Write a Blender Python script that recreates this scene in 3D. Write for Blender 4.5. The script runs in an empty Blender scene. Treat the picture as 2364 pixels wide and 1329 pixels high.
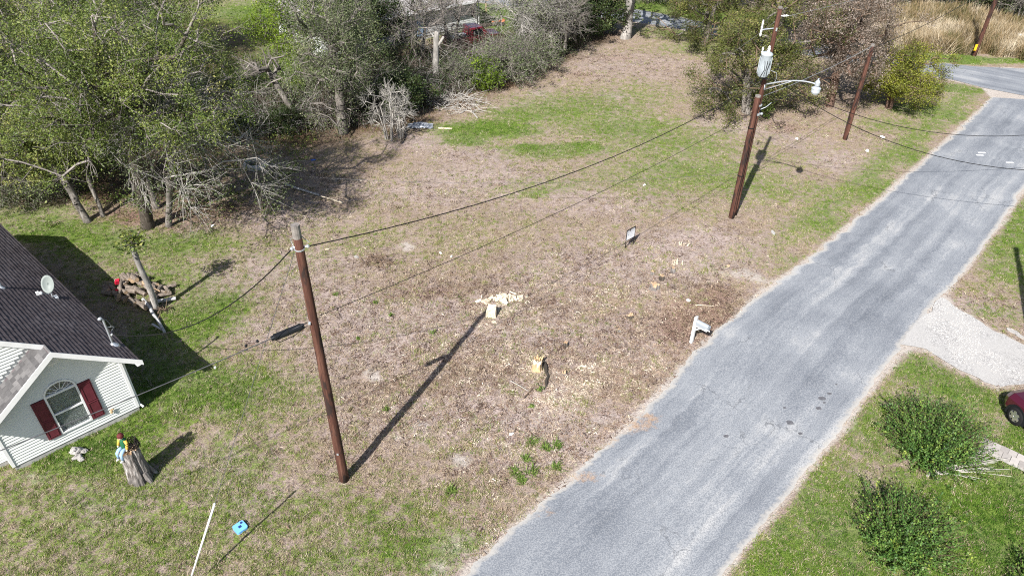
import bpy, math, random
import numpy as np
from mathutils import Matrix, Vector

random.seed(7)
scene = bpy.context.scene
COL = scene.collection

# ------------------------------------------------------------------ camera
CAM_H = 18.5; FPX = 1643.0; PITCH = math.radians(35.9); ROLL = math.radians(0.8)
cp, sp_ = math.cos(PITCH), math.sin(PITCH); cr, sr = math.cos(ROLL), math.sin(ROLL)
CAM = np.array([0, 0, CAM_H]); FW = np.array([0, cp, -sp_]); RT = np.array([1., 0, 0]); UP = np.array([0, sp_, cp])
cam_data = bpy.data.cameras.new('camera'); cam = bpy.data.objects.new('camera', cam_data); COL.objects.link(cam)
cam_data.sensor_fit = 'HORIZONTAL'; cam_data.sensor_width = 36.0; cam_data.lens = FPX / 2364 * 36
cam_data.clip_start = 0.1; cam_data.clip_end = 3000
X = RT * cr + UP * sr; Y = UP * cr - RT * sr; Z = -FW
cam.matrix_world = Matrix(((X[0], Y[0], Z[0], 0), (X[1], Y[1], Z[1], 0), (X[2], Y[2], Z[2], CAM_H), (0, 0, 0, 1)))
scene.camera = cam

# ------------------------------------------------------------------ sky, sun, exposure
SUN_AZ = math.radians(64.5); SUN_EL = math.radians(43.2)      # shadows fall towards SUN_AZ
world = bpy.data.worlds.new('World'); scene.world = world; world.use_nodes = True
wn = world.node_tree.nodes; wl = world.node_tree.links; wn.clear()
sky = wn.new('ShaderNodeTexSky'); sky.sky_type = 'NISHITA'; sky.sun_disc = False
sky.sun_elevation = SUN_EL; sky.sun_rotation = math.atan2(-math.cos(SUN_AZ), -math.sin(SUN_AZ))
sky.air_density = 1.0; sky.dust_density = 1.5; sky.ozone_density = 1.0
bg = wn.new('ShaderNodeBackground'); bg.inputs[1].default_value = 0.075
wo = wn.new('ShaderNodeOutputWorld'); wl.new(sky.outputs[0], bg.inputs[0]); wl.new(bg.outputs[0], wo.inputs[0])
sd = bpy.data.lights.new('sun', 'SUN'); sd.energy = 5.0; sd.angle = math.radians(0.5); sd.color = (1.0, 0.965, 0.92)
sun = bpy.data.objects.new('sun', sd); COL.objects.link(sun)
sun.rotation_euler = Vector((math.cos(SUN_AZ) * math.cos(SUN_EL), math.sin(SUN_AZ) * math.cos(SUN_EL), -math.sin(SUN_EL))).to_track_quat('-Z', 'Y').to_euler()
scene.view_settings.view_transform = 'Standard'; scene.view_settings.look = 'None'
scene.view_settings.exposure = 0.86; scene.view_settings.gamma = 1.0; scene.view_settings.use_curve_mapping = False
scene.render.engine = 'CYCLES'
scene.cycles.filter_width = 1.1; scene.cycles.use_denoising = False; scene.cycles.max_bounces = 6; scene.cycles.transparent_max_bounces = 8

# ------------------------------------------------------------------ survey: photo point -> place on the ground
def G(x, y, z=0.0):
    dx, dy = x - 1182, y - 664.5
    u = dx * cr + dy * sr; v = dy * cr - dx * sr
    d = FW * FPX + RT * u - UP * v
    return CAM + d * ((z - CAM_H) / d[2])
def G2(x, y): return G(x, y)[:2]

# ------------------------------------------------------------------ node helpers
MATS = {}
class NT:
    def __init__(s, name):
        s.m = bpy.data.materials.new(name); s.m.use_nodes = True
        s.n = s.m.node_tree.nodes; s.l = s.m.node_tree.links
        s.b = s.n['Principled BSDF']; s.out = s.n['Material Output']; MATS[name] = s.m
        s.b.inputs['Specular IOR Level'].default_value = 0.25
    def N(s, t, **k):
        nd = s.n.new(t)
        for a, b in k.items(): setattr(nd, a, b)
        return nd
    def L(s, a, b): s.l.new(a, b)
    def coord(s, kind='Object', scale=None, rot=None):
        c = s.N('ShaderNodeTexCoord').outputs[kind]
        if scale is None: return c
        mp = s.N('ShaderNodeMapping'); s.L(c, mp.inputs[0]); mp.inputs['Scale'].default_value = scale
        if rot: mp.inputs['Rotation'].default_value = rot
        return mp.outputs[0]
    def pos(s): return s.N('ShaderNodeNewGeometry').outputs['Position']
    def noise(s, vec, scale, detail=3, rough=0.55, color=False):
        t = s.N('ShaderNodeTexNoise'); s.L(vec, t.inputs['Vector'])
        t.inputs['Scale'].default_value = scale; t.inputs['Detail'].default_value = detail; t.inputs['Roughness'].default_value = rough
        return t.outputs['Color' if color else 'Fac']
    def ramp(s, fac, stops):
        r = s.N('ShaderNodeValToRGB'); e = r.color_ramp.elements
        while len(e) < len(stops): e.new(0.5)
        for i, (p, c) in enumerate(stops):
            e[i].position = p; e[i].color = (*c, 1) if len(c) == 3 else c
        s.L(fac, r.inputs[0]); return r.outputs[0]
    def gate(s, fac, lo, hi):
        r = s.N('ShaderNodeMapRange'); r.interpolation_type = 'SMOOTHSTEP'; s.L(fac, r.inputs[0])
        r.inputs[1].default_value = lo; r.inputs[2].default_value = hi; return r.outputs[0]
    def math(s, op, a, b=None):
        m = s.N('ShaderNodeMath', operation=op)
        for i, q in enumerate((a, b)):
            if q is None: continue
            if isinstance(q, (int, float)): m.inputs[i].default_value = q
            else: s.L(q, m.inputs[i])
        return m.outputs[0]
    def mix(s, fac, a, b, mode='MIX'):
        m = s.N('ShaderNodeMix', data_type='RGBA', blend_type=mode)
        for i, q in ((0, fac), (6, a), (7, b)):
            if isinstance(q, (int, float)): m.inputs[i].default_value = q
            elif isinstance(q, tuple): m.inputs[i].default_value = (*q, 1)
            else: s.L(q, m.inputs[i])
        return m.outputs[2]
    def attr(s, name, kind='GEOMETRY', out='Fac'):
        a = s.N('ShaderNodeAttribute', attribute_name=name, attribute_type=kind); return a.outputs[out]
    def bump(s, h, strength=0.4, dist=0.02):
        b = s.N('ShaderNodeBump'); s.L(h, b.inputs['Height']); b.inputs['Strength'].default_value = strength; b.inputs['Distance'].default_value = dist
        s.L(b.outputs[0], s.b.inputs['Normal'])
    def color(s, c, rough=0.7, metal=0.0):
        if isinstance(c, tuple): s.b.inputs['Base Color'].default_value = (*c, 1)
        else: s.L(c, s.b.inputs['Base Color'])
        s.b.inputs['Roughness'].default_value = rough; s.b.inputs['Metallic'].default_value = metal
        return s.m

def plain(name, c, rough=0.6, metal=0.0, var=0.25, scale=3.0, bump=0.0):
    t = NT(name); n = t.noise(t.coord(), scale, 4)
    lo = tuple(v * (1 - var) for v in c); hi = tuple(min(1, v * (1 + var)) for v in c)
    t.color(t.ramp(n, [(0.3, lo), (0.7, hi)]), rough, metal)
    if bump: t.bump(t.noise(t.coord(), scale * 6, 4), bump)
    return t.m

def leaf_mat(name, stops, transl=0.16):
    t = NT(name); tint = t.attr('tint')
    c = t.ramp(tint, stops); t.color(c, 0.55); t.b.inputs['Specular IOR Level'].default_value = 0.3
    tr = t.N('ShaderNodeBsdfTranslucent'); br = t.mix(0.5, c, (0.35, 0.42, 0.05), 'MIX'); t.L(br, tr.inputs[0])
    mx = t.N('ShaderNodeMixShader'); mx.inputs[0].default_value = transl
    t.L(t.b.outputs[0], mx.inputs[1]); t.L(tr.outputs[0], mx.inputs[2]); t.L(mx.outputs[0], t.out.inputs[0])
    return t.m

def bark_mat(name, a, b, c):
    t = NT(name); v = t.coord('Object', (1, 1, .22))
    n = t.noise(v, 14, 5, .65); n2 = t.noise(t.coord(), 1.3, 2)
    col = t.ramp(n, [(0.32, a), (0.52, b), (0.7, c)]); col = t.mix(t.gate(n2, .4, .7), col, tuple(q * .55 for q in b))
    t.color(col, 0.9); t.bump(n, 0.6, 0.03); return t.m

def mats():
    # ---- poles: creosoted wood, vertical streaks, dark patches
    t = NT('pole_wood'); v = t.coord('Object', (1, 1, .035)); n = t.noise(v, 22, 5, .7)
    c = t.ramp(n, [(0.3, (.030, .013, .010)), (0.5, (.085, .036, .025)), (0.68, (.15, .075, .052)), (0.8, (.2, .12, .09))])
    pn = t.noise(t.coord('Object', (1, 1, .3)), 5, 4); c = t.mix(t.gate(pn, .5, .62), c, (.032, .02, .017))
    t.color(c, 0.85); t.bump(n, .5, .01)
    plain('weathered_wood', (.20, .18, .165), .9, var=.35, scale=9, bump=.3)
    bark_mat('bark_grey', (.07, .06, .05), (.19, .17, .15), (.36, .34, .31))
    bark_mat('bark_pale', (.16, .145, .13), (.32, .30, .275), (.50, .48, .45))
    bark_mat('bark_dark', (.035, .028, .022), (.09, .075, .06), (.19, .165, .14))
    bark_mat('bark_brown', (.06, .04, .03), (.16, .10, .075), (.30, .21, .17))
    bark_mat('bark_stump', (.05, .04, .035), (.23, .21, .195), (.50, .47, .45))
    plain('twig_grey', (.23, .205, .185), .9, var=.4, scale=.6)
    plain('twig_pale', (.36, .34, .31), .9, var=.35, scale=.6)
    plain('twig_dark', (.115, .092, .076), .9, var=.5, scale=.8)
    plain('twig_brown', (.17, .12, .085), .9, var=.45, scale=.8)
    leaf_mat('leaf_olive', [(0, (.022, .042, .011)), (.4, (.085, .128, .024)), (.75, (.175, .208, .045)), (1, (.29, .285, .09))])
    leaf_mat('leaf_greygreen', [(0, (.035, .05, .02)), (.4, (.085, .112, .05)), (.75, (.16, .185, .09)), (1, (.27, .275, .16))])
    leaf_mat('leaf_lime', [(0, (.06, .10, .012)), (.4, (.14, .22, .02)), (.75, (.25, .35, .03)), (1, (.38, .42, .06))], .4)
    leaf_mat('leaf_oak', [(0, (.022, .030, .009)), (.4, (.066, .082, .018)), (.75, (.135, .145, .034)), (1, (.26, .225, .075))])
    leaf_mat('leaf_dark', [(0, (.012, .024, .008)), (.5, (.03, .052, .014)), (.85, (.065, .088, .025)), (1, (.11, .13, .04))])
    leaf_mat('leaf_brown', [(0, (.075, .055, .045)), (.4, (.18, .145, .12)), (.75, (.29, .24, .205)), (1, (.38, .24, .16))], .15)
    leaf_mat('leaf_cedar', [(0, (.05, .065, .012)), (.4, (.15, .17, .022)), (.75, (.28, .295, .035)), (1, (.40, .39, .07))], .25)
    leaf_mat('leaf_hedge', [(0, (.018, .052, .011)), (.4, (.052, .12, .022)), (.75, (.115, .195, .036)), (1, (.25, .31, .05))], .12)
    leaf_mat('leaf_weed', [(0, (.06, .11, .02)), (.5, (.12, .20, .035)), (1, (.22, .30, .07))], .35)
    # instanced ground cover takes its tint from the instancer
    for nm, st, tr in (('grass_green', [(0, (.055, .13, .012)), (.35, (.125, .215, .024)), (.7, (.205, .245, .05)), (1, (.33, .30, .12))], .2),
                       ('grass_dry', [(0, (.19, .14, .09)), (.5, (.38, .305, .21)), (1, (.58, .51, .38))], .15),
                       ('litter', [(0, (.045, .028, .022)), (.3, (.16, .10, .072)), (.6, (.36, .27, .20)), (1, (.68, .60, .48))], .05),
                       ('grass_tall', [(0, (.10, .10, .035)), (.25, (.22, .155, .075)), (.6, (.34, .26, .155)), (1, (.52, .45, .33))], .15)):
        t = NT(nm); tint = t.attr('tint', 'INSTANCER'); c = t.ramp(tint, st); t.color(c, .8)
        q = t.N('ShaderNodeBsdfTranslucent'); t.L(c, q.inputs[0]); mx = t.N('ShaderNodeMixShader'); mx.inputs[0].default_value = tr
        t.L(t.b.outputs[0], mx.inputs[1]); t.L(q.outputs[0], mx.inputs[2]); t.L(mx.outputs[0], t.out.inputs[0])
    plain('white_paint', (.66, .66, .65), .5, var=.05)
    plain('white_trim', (.78, .78, .77), .55, var=.06)
    plain('mailbox_metal', (.30, .33, .36), .4, var=.05)
    plain('galvanized', (.52, .55, .58), .42, .55, var=.12, scale=8)
    plain('grey_steel', (.40, .43, .46), .5, .2, var=.1)
    plain('transformer_paint', (.36, .40, .43), .35, var=.05)
    plain('porcelain', (.60, .60, .58), .25, var=.05)
    plain('black_plastic', (.012, .013, .016), .45, var=.2)
    plain('cable_black', (.012, .012, .013), .5, var=.2)
    plain('dish_grey', (.22, .25, .235), .5, var=.08)
    plain('cable_mid', (.09, .09, .095), .35, .2, var=.2)
    plain('cable_grey', (.30, .31, .32), .5, .3, var=.2)
    plain('black_metal', (.012, .012, .012), .5, var=.2)
    plain('sign_white', (.80, .82, .84), .35, var=.02)
    plain('sign_ink', (.06, .045, .05), .6, var=.1)
    plain('sign_grey', (.42, .46, .52), .6, var=.1)
    plain('shutter_red', (.12, .026, .036), .5, var=.12, scale=6)
    plain('concrete', (.40, .39, .37), .9, var=.2, scale=5, bump=.2)
    plain('siding_cream', (.68, .70, .67), .55, var=.04, scale=2)
    plain('curtain', (.42, .44, .37), .85, var=.15, scale=4)
    plain('wood_pale', (.60, .515, .39), .85, var=.35, scale=14, bump=.5)
    plain('wood_orange', (.50, .355, .20), .85, var=.3, scale=9, bump=.4)
    plain('wood_cut', (.42, .30, .19), .85, var=.3, scale=10, bump=.3)
    plain('bark_log', (.17, .14, .115), .9, var=.55, scale=7, bump=.6)
    plain('birch', (.36, .36, .36), .8, var=.35, scale=9, bump=.3)
    plain('lid_blue', (.16, .42, .80), .4, var=.06)
    plain('lid_dark', (.02, .04, .16), .5, var=.1)
    plain('plastic_red', (.55, .02, .05), .4, var=.1)
    plain('doll_hair', (.10, .018, .018), .7, var=.3, scale=20)
    plain('doll_green', (.015, .11, .05), .6, var=.15)
    plain('doll_yellow', (.72, .44, .08), .6, var=.1)
    plain('doll_blue', (.27, .42, .62), .7, var=.2, scale=12)
    plain('wreath_dark', (.02, .016, .014), .8, var=.5, scale=30)
    plain('stone_white', (.34, .325, .305), .9, var=.25, scale=9, bump=.5)
    plain('stone_chip', (.50, .49, .475), .9, var=.15, scale=9)
    plain('paper', (.82, .83, .84), .8, var=.05)
    plain('plastic_blue', (.02, .14, .62), .5, var=.1)
    plain('tyre', (.012, .012, .013), .85, var=.2)
    plain('chrome', (.62, .64, .67), .22, .9, var=.05)
    plain('lamp_glass', (.40, .43, .45), .25, var=.05)
    plain('yellow_paint', (.72, .42, .02), .6, var=.1)
    plain('orange_plastic', (.42, .15, .07), .6, var=.2)
    plain('tarp', (.36, .38, .41), .6, var=.35, scale=5)
    plain('roof_grey', (.33, .31, .30), .9, var=.25, scale=4, bump=.3)
    plain('siding_grey', (.52, .53, .53), .7, var=.08)
    plain('door_blue', (.25, .36, .52), .6, var=.1)
    for nm, c in (('car_maroon', (.06, .006, .016)), ('truck_red', (.17, .016, .028))):
        t = NT(nm); t.color(c, .3); t.b.inputs['Coat Weight'].default_value = .7; t.b.inputs['Coat Roughness'].default_value = .08
    t = NT('car_glass'); t.color((.012, .014, .017), .06); t.b.inputs['Specular IOR Level'].default_value = .6
    t = NT('window_glass'); t.color((.75, .8, .82), .03); t.b.inputs['Transmission Weight'].default_value = .92; t.b.inputs['IOR'].default_value = 1.45
    t = NT('shingle'); r = t.N('ShaderNodeObjectInfo').outputs['Random']; n = t.noise(t.coord('Object'), 60, 3)
    nl = t.noise(t.pos(), .9, 4); nn = t.noise(t.pos(), 5, 3)
    c = t.ramp(t.math('ADD', t.math('MULTIPLY', n, .3), t.math('MULTIPLY', t.math('ADD', nl, nn), .35)), [(.3, (.042, .033, .036)), (.48, (.09, .074, .078)), (.68, (.175, .155, .16))])
    t.color(c, .95)
    t = NT('shingle_light'); nn = t.noise(t.pos(), 6, 3); r = t.N('ShaderNodeObjectInfo').outputs['Random']
    c = t.ramp(t.math('ADD', t.math('MULTIPLY', nn, .5), t.math('MULTIPLY', r, .5)), [(.2, (.068, .066, .068)), (.5, (.11, .107, .108)), (.8, (.165, .16, .16))]); t.color(c, .95)
    t = NT('paver'); r = t.N('ShaderNodeObjectInfo').outputs['Random']; n = t.noise(t.pos(), 9, 4)
    c = t.ramp(t.math('ADD', t.math('MULTIPLY', r, .5), t.math('MULTIPLY', n, .5)), [(.2, (.27, .25, .235)), (.8, (.44, .41, .385))]); t.color(c, .9)
    plain('paver_red', (.50, .27, .22), .9, var=.2, scale=9)
    # ---- asphalt: chip seal, lighter worn tracks running along the road
    t = NT('asphalt'); uv = t.N('ShaderNodeUVMap').outputs[0]; ps = t.pos()
    mp = t.N('ShaderNodeMapping'); t.L(uv, mp.inputs[0]); mp.inputs['Scale'].default_value = (1.15, .045, 1)
    st = t.noise(mp.outputs[0], 1.0, 5, .6)
    mp2 = t.N('ShaderNodeMapping'); t.L(uv, mp2.inputs[0]); mp2.inputs['Scale'].default_value = (5.5, .10, 1)
    st2 = t.noise(mp2.outputs[0], 1.0, 4, .6)
    big = t.noise(ps, .28, 4, .6); fine = t.noise(ps, 26, 2, .7); mid = t.noise(ps, 6, 3, .6)
    f = t.math('ADD', t.math('MULTIPLY', st, .50), t.math('ADD', t.math('MULTIPLY', big, .40), t.math('MULTIPLY', st2, .10)))
    c = t.ramp(f, [(.37, (.10, .114, .138)), (.46, (.172, .188, .214)), (.54, (.252, .268, .29)), (.62, (.40, .402, .40))])
    c = t.mix(t.math('MULTIPLY', t.gate(fine, .48, .60), .5), c, t.mix(.5, c, (.52, .51, .49)))
    c = t.mix(t.math('MULTIPLY', t.gate(fine, .5, .40), .45), c, (.10, .11, .125))
    c = t.mix(t.math('MULTIPLY', t.gate(mid, .56, .72), .25), c, (.16, .172, .195))
    g2 = t.noise(ps, 34, 2, .75); c = t.mix(t.gate(g2, .36, .60), t.mix(.35, c, (.10, .108, .122)), c)
    dv = t.N('ShaderNodeVectorMath', operation='ADD'); t.L(ps, dv.inputs[0]); wv = t.noise(ps, 1.4, 4, .6, True); t.L(wv, dv.inputs[1])
    vo = t.N('ShaderNodeTexVoronoi', feature='DISTANCE_TO_EDGE'); t.L(dv.outputs[0], vo.inputs[0]); vo.inputs['Scale'].default_value = .42
    ck = t.math('MULTIPLY', t.gate(vo.outputs['Distance'], .012, .003), t.gate(big, .5, .62)); c = t.mix(t.math('MULTIPLY', ck, .55), c, (.06, .065, .075))
    edge = t.attr('edge'); en = t.math('ADD', edge, t.math('MULTIPLY', t.math('SUBTRACT', mid, .5), .9))
    c = t.mix(t.math('MULTIPLY', t.gate(en, .35, .95), .7), c, (.42, .395, .355))
    dn = t.attr('drift'); dm = t.math('ADD', dn, t.math('MULTIPLY', t.math('SUBTRACT', mid, .5), 1.1))
    c = t.mix(t.math('MULTIPLY', t.gate(dm, .35, .8), .8), c, t.ramp(fine, [(.35, (.22, .135, .08)), (.6, (.42, .29, .19))]))
    t.color(c, .92); t.bump(fine, .35, .012)
    plain('tar_patch', (.10, .10, .11), .9, var=.4, scale=20)
    plain('road_paint', (.72, .73, .74), .7, var=.1, scale=10)
    # ---- gravel driveway
    t = NT('gravel'); ps = t.pos(); vo = t.N('ShaderNodeTexVoronoi'); t.L(ps, vo.inputs[0]); vo.inputs['Scale'].default_value = 34
    big = t.noise(ps, .7, 4, .6); c = t.ramp(vo.outputs['Color'], [(.15, (.22, .215, .21)), (.5, (.34, .33, .32)), (.9, (.50, .49, .475))])
    c = t.mix(t.math('MULTIPLY', t.gate(big, .36, .6), .75), c, (.385, .375, .36)); t.color(c, .95)
    t.bump(vo.outputs['Distance'], .5, .02)
    # ---- ground
    t = NT('ground'); ps = t.pos()
    A = t.N('ShaderNodeAttribute', attribute_name='cover_a'); B = t.N('ShaderNodeAttribute', attribute_name='cover_b')
    sa = t.N('ShaderNodeSeparateColor'); t.L(A.outputs['Color'], sa.inputs[0]); sb = t.N('ShaderNodeSeparateColor'); t.L(B.outputs['Color'], sb.inputs[0])
    big = t.noise(ps, .33, 4, .6); mid = t.noise(ps, 2.1, 4, .65); m2 = t.noise(ps, 7, 4, .65); fine = t.noise(ps, 23, 3, .7); vf = t.noise(ps, 55, 2, .7)
    sc = t.N('ShaderNodeMapping'); t.L(ps, sc.inputs[0]); sc.inputs['Scale'].default_value = (1.0, 2.6, 1); sc.inputs['Rotation'].default_value = (0, 0, .6)
    straws = t.noise(sc.outputs[0], 16, 3, .75)
    soil = t.ramp(t.math('ADD', t.math('MULTIPLY', m2, .5), t.math('MULTIPLY', fine, .5)), [(.38, (.175, .130, .112)), (.5, (.335, .266, .238)), (.62, (.50, .42, .385))])
    straw = t.ramp(t.math('ADD', t.math('MULTIPLY', straws, .7), t.math('MULTIPLY', vf, .3)), [(.40, (.075, .048, .033)), (.48, (.225, .160, .110)), (.55, (.355, .275, .20)), (.63, (.58, .50, .39))])
    green = t.ramp(t.math('ADD', t.math('MULTIPLY', fine, .6), t.math('MULTIPLY', m2, .4)), [(.38, (.035, .058, .010)), (.48, (.09, .145, .022)), (.57, (.165, .23, .045)), (.66, (.29, .31, .11))])
    nz = t.math('ADD', t.math('MULTIPLY', mid, .5), t.math('MULTIPLY', m2, .5))
    # straw over soil, less where the earth is bare
    sm = t.gate(t.math('SUBTRACT', t.math('ADD', nz, t.math('MULTIPLY', fine, .5)), t.math('MULTIPLY', sa.outputs[1], .36)), .60, .82)
    c = t.mix(sm, soil, straw)
    rm = t.gate(t.math('ADD', t.math('MULTIPLY', sa.outputs[2], .55), t.math('MULTIPLY', t.math('ADD', m2, fine), .5)), .72, .98)
    c = t.mix(t.math('MULTIPLY', rm, .75), c, t.ramp(fine, [(.38, (.09, .045, .032)), (.5, (.22, .125, .092)), (.62, (.40, .27, .21))]))
    gm = t.gate(t.math('ADD', t.math('MULTIPLY', sa.outputs[0], .8), t.math('ADD', t.math('MULTIPLY', nz, 1.9), t.math('MULTIPLY', fine, .6))), 1.33, 1.76)
    c = t.mix(gm, c, green)
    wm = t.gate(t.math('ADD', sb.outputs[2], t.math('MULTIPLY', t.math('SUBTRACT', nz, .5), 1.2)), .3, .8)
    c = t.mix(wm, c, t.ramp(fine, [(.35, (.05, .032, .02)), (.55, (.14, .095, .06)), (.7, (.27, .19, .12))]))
    pm = t.gate(t.math('ADD', sb.outputs[0], t.math('MULTIPLY', t.math('SUBTRACT', nz, .5), 1.5)), .3, .8)
    c = t.mix(t.math('MULTIPLY', pm, .9), c, t.ramp(fine, [(.3, (.33, .29, .255)), (.65, (.54, .495, .45))]))
    om = t.gate(t.math('ADD', t.math('MULTIPLY', sb.outputs[1], .85), t.math('MULTIPLY', t.math('SUBTRACT', m2, .5), 1.2)), .35, .8)
    c = t.mix(om, c, t.ramp(fine, [(.3, (.24, .14, .08)), (.6, (.45, .31, .19))]))
    c = t.mix(t.math('MULTIPLY', t.gate(big, .42, .62), .18), c, (.30, .25, .21))
    t.color(c, .97); t.b.inputs['Specular IOR Level'].default_value = .1
    t.bump(t.math('ADD', t.math('MULTIPLY', fine, .7), t.math('MULTIPLY', m2, .8)), 1.0, .06)
mats()
M = MATS

# ------------------------------------------------------------------ mesh helpers
def finish(name, me, mat, parent=None, smooth=False):
    for m in (mat if isinstance(mat, (list, tuple)) else [mat]): me.materials.append(M[m])
    if smooth: me.polygons.foreach_set('use_smooth', [True] * len(me.polygons))
    o = bpy.data.objects.new(name, me); COL.objects.link(o)
    if parent: o.parent = parent
    return o
def np_mesh(name, V, F, tint=None):
    V = np.ascontiguousarray(V, np.float32); F = np.ascontiguousarray(F, np.int32); k = F.shape[1]
    me = bpy.data.meshes.new(name); me.vertices.add(len(V)); me.vertices.foreach_set('co', V.ravel())
    me.loops.add(F.size); me.loops.foreach_set('vertex_index', F.ravel())
    me.polygons.add(len(F)); me.polygons.foreach_set('loop_start', np.arange(0, F.size, k, dtype=np.int32))
    me.update(calc_edges=True)
    if tint is not None:
        a = me.attributes.new('tint', 'FLOAT', 'POINT'); a.data.foreach_set('value', np.ascontiguousarray(tint, np.float32))
    return me
class MB:
    def __init__(s): s.v = []; s.f = []; s.mi = []
    def add(s, vs, fs, mi=0):
        b = len(s.v); s.v += [tuple(map(float, q)) for q in vs]; s.f += [tuple(b + i for i in f) for f in fs]; s.mi += [mi] * len(fs); return s
    def box(s, a, b, mi=0, M4=None):
        (x0, y0, z0), (x1, y1, z1) = a, b
        vs = [(x0, y0, z0), (x1, y0, z0), (x1, y1, z0), (x0, y1, z0), (x0, y0, z1), (x1, y0, z1), (x1, y1, z1), (x0, y1, z1)]
        if M4 is not None: vs = [tuple(M4 @ Vector(q)) for q in vs]
        return s.add(vs, [(3, 2, 1, 0), (4, 5, 6, 7), (0, 1, 5, 4), (1, 2, 6, 5), (2, 3, 7, 6), (3, 0, 4, 7)], mi)
    def prism(s, poly, axis, a, b, mi=0):
        # poly: 2-D outline extruded along axis from a to b
        def P3(p, h): return {'x': (h, p[0], p[1]), 'y': (p[0], h, p[1]), 'z': (p[0], p[1], h)}[axis]
        n = len(poly); vs = [P3(p, a) for p in poly] + [P3(p, b) for p in poly]
        fs = [tuple(range(n))[::-1], tuple(range(n, 2 * n))] + [(i, (i + 1) % n, n + (i + 1) % n, n + i) for i in range(n)]
        return s.add(vs, fs, mi)
    def tube(s, pts, rad, k=8, mi=0, cap=True, capmi=None):
        pts = [Vector(p) for p in pts]; n = len(pts); rad = [rad] * n if isinstance(rad, (int, float)) else rad
        vs = []; up = Vector((0, 0, 1)); prev = None
        for i, p in enumerate(pts):
            d = (pts[min(i + 1, n - 1)] - pts[max(i - 1, 0)]).normalized()
            if prev is None: prev = d.cross(up if abs(d.z) < .9 else Vector((1, 0, 0))).normalized()
            u = (prev - d * prev.dot(d)).normalized(); w = d.cross(u); prev = u
            vs += [p + (u * math.cos(2 * math.pi * j / k) + w * math.sin(2 * math.pi * j / k)) * rad[i] for j in range(k)]
        fs = [(i * k + j, i * k + (j + 1) % k, (i + 1) * k + (j + 1) % k, (i + 1) * k + j) for i in range(n - 1) for j in range(k)]
        s.add(vs, fs, mi)
        if cap:
            b = len(s.v) - len(vs); cm = mi if capmi is None else capmi
            s.f += [tuple(b + j for j in range(k))[::-1], tuple(b + (n - 1) * k + j for j in range(k))]; s.mi += [cm, cm]
        return s
    def lathe(s, prof, c=(0, 0, 0), k=16, mi=0):
        vs = []; n = len(prof)
        for r, z in prof: vs += [(c[0] + r * math.cos(2 * math.pi * j / k), c[1] + r * math.sin(2 * math.pi * j / k), c[2] + z) for j in range(k)]
        fs = [(i * k + j, i * k + (j + 1) % k, (i + 1) * k + (j + 1) % k, (i + 1) * k + j) for i in range(n - 1) for j in range(k)]
        fs += [tuple(range(k))[::-1], tuple((n - 1) * k + j for j in range(k))]
        return s.add(vs, fs, mi)
    def ball(s, c, r, k=8, mi=0):
        rx, ry, rz = (r, r, r) if isinstance(r, (int, float)) else r
        vs = []; m = max(4, k // 2 + 1)
        for i in range(m + 1):
            a = -math.pi / 2 + math.pi * i / m; q = max(.02, math.cos(a))
            vs += [(c[0] + rx * q * math.cos(2 * math.pi * j / k), c[1] + ry * q * math.sin(2 * math.pi * j / k), c[2] + rz * math.sin(a)) for j in range(k)]
        fs = [(i * k + j, i * k + (j + 1) % k, (i + 1) * k + (j + 1) % k, (i + 1) * k + j) for i in range(m) for j in range(k)]
        return s.add(vs, fs, mi)
    def build(s, name, mat, parent=None, smooth=False, loc=None):
        me = bpy.data.meshes.new(name); me.from_pydata(s.v, [], s.f); me.polygons.foreach_set('material_index', s.mi)
        o = finish(name, me, mat, parent, smooth)
        if loc is not None: o.location = loc
        return o
def tag(o, label=None, cat=None, group=None, kind=None):
    if label: o['label'] = label
    if cat: o['category'] = cat
    if group: o['group'] = group
    if kind: o['kind'] = kind
    return o
def thing(name, label, cat, loc=(0, 0, 0), rz=0, group=None):
    o = bpy.data.objects.new(name, None); COL.objects.link(o); o.location = loc; o.rotation_euler = (0, 0, rz); o.empty_display_size = .3
    return tag(o, label, cat, group)

# ------------------------------------------------------------------ layout of road, verge, driveway
ROAD_L = np.array([(-8.2, 4.6), (-1.45, 11.45), (1.6, 14.7), (3.2, 16.3), (4.9, 18.3), (8.0, 22.2), (11.5, 25.85), (14.4, 28.5), (22.9, 37.4), (30.4, 45.4), (34.3, 49.65)])
ROAD_R = np.array([(-1.0, 4.6), (6.2, 11.8), (9.5, 15.25), (11.2, 17.0), (13.2, 19.15), (16.1, 22.4), (19.4, 25.9), (21.2, 27.6), (28.4, 35.5), (36.1, 43.8), (40.4, 48.3)])
def seg_dist(P, poly, closed=False):
    d = np.full(len(P), 1e9); n = len(poly)
    for i in range(n if closed else n - 1):
        a, b = poly[i], poly[(i + 1) % n]; ab = b - a; t = np.clip(((P - a) @ ab) / (ab @ ab), 0, 1)
        d = np.minimum(d, np.hypot(*(P - (a + t[:, None] * ab)).T))
    return d
def inside(P, poly):
    x, y = P.T; r = np.zeros(len(P), bool); n = len(poly); j = n - 1
    for i in range(n):
        xi, yi = poly[i]; xj, yj = poly[j]
        c = ((yi > y) != (yj > y)) & (x < (xj - xi) * (y - yi) / (yj - yi + 1e-12) + xi); r ^= c; j = i
    return r
ROAD_POLY = np.vstack([ROAD_L, ROAD_R[::-1]])
SIDE_A = np.array([(-30, 84.), (-8, 75.5), G2(1454, 49), G2(1557, 64), G2(1653, 84), G2(1760, 106), G2(1880, 130), (31.2, 54.75), (33.3, 53.2), (34.7, 51.6), (34.3, 49.65)])        # near kerb line
SIDE_B = np.array([(-29, 88.), (-7, 79.), G2(1480, 24), G2(1572, 41), G2(1661, 60), G2(1764, 80), G2(1880, 102), (32.8, 57.6), (36.4, 56.4), (40.2, 56.0), (47.5, 57.6), (70, 66.)])
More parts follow.
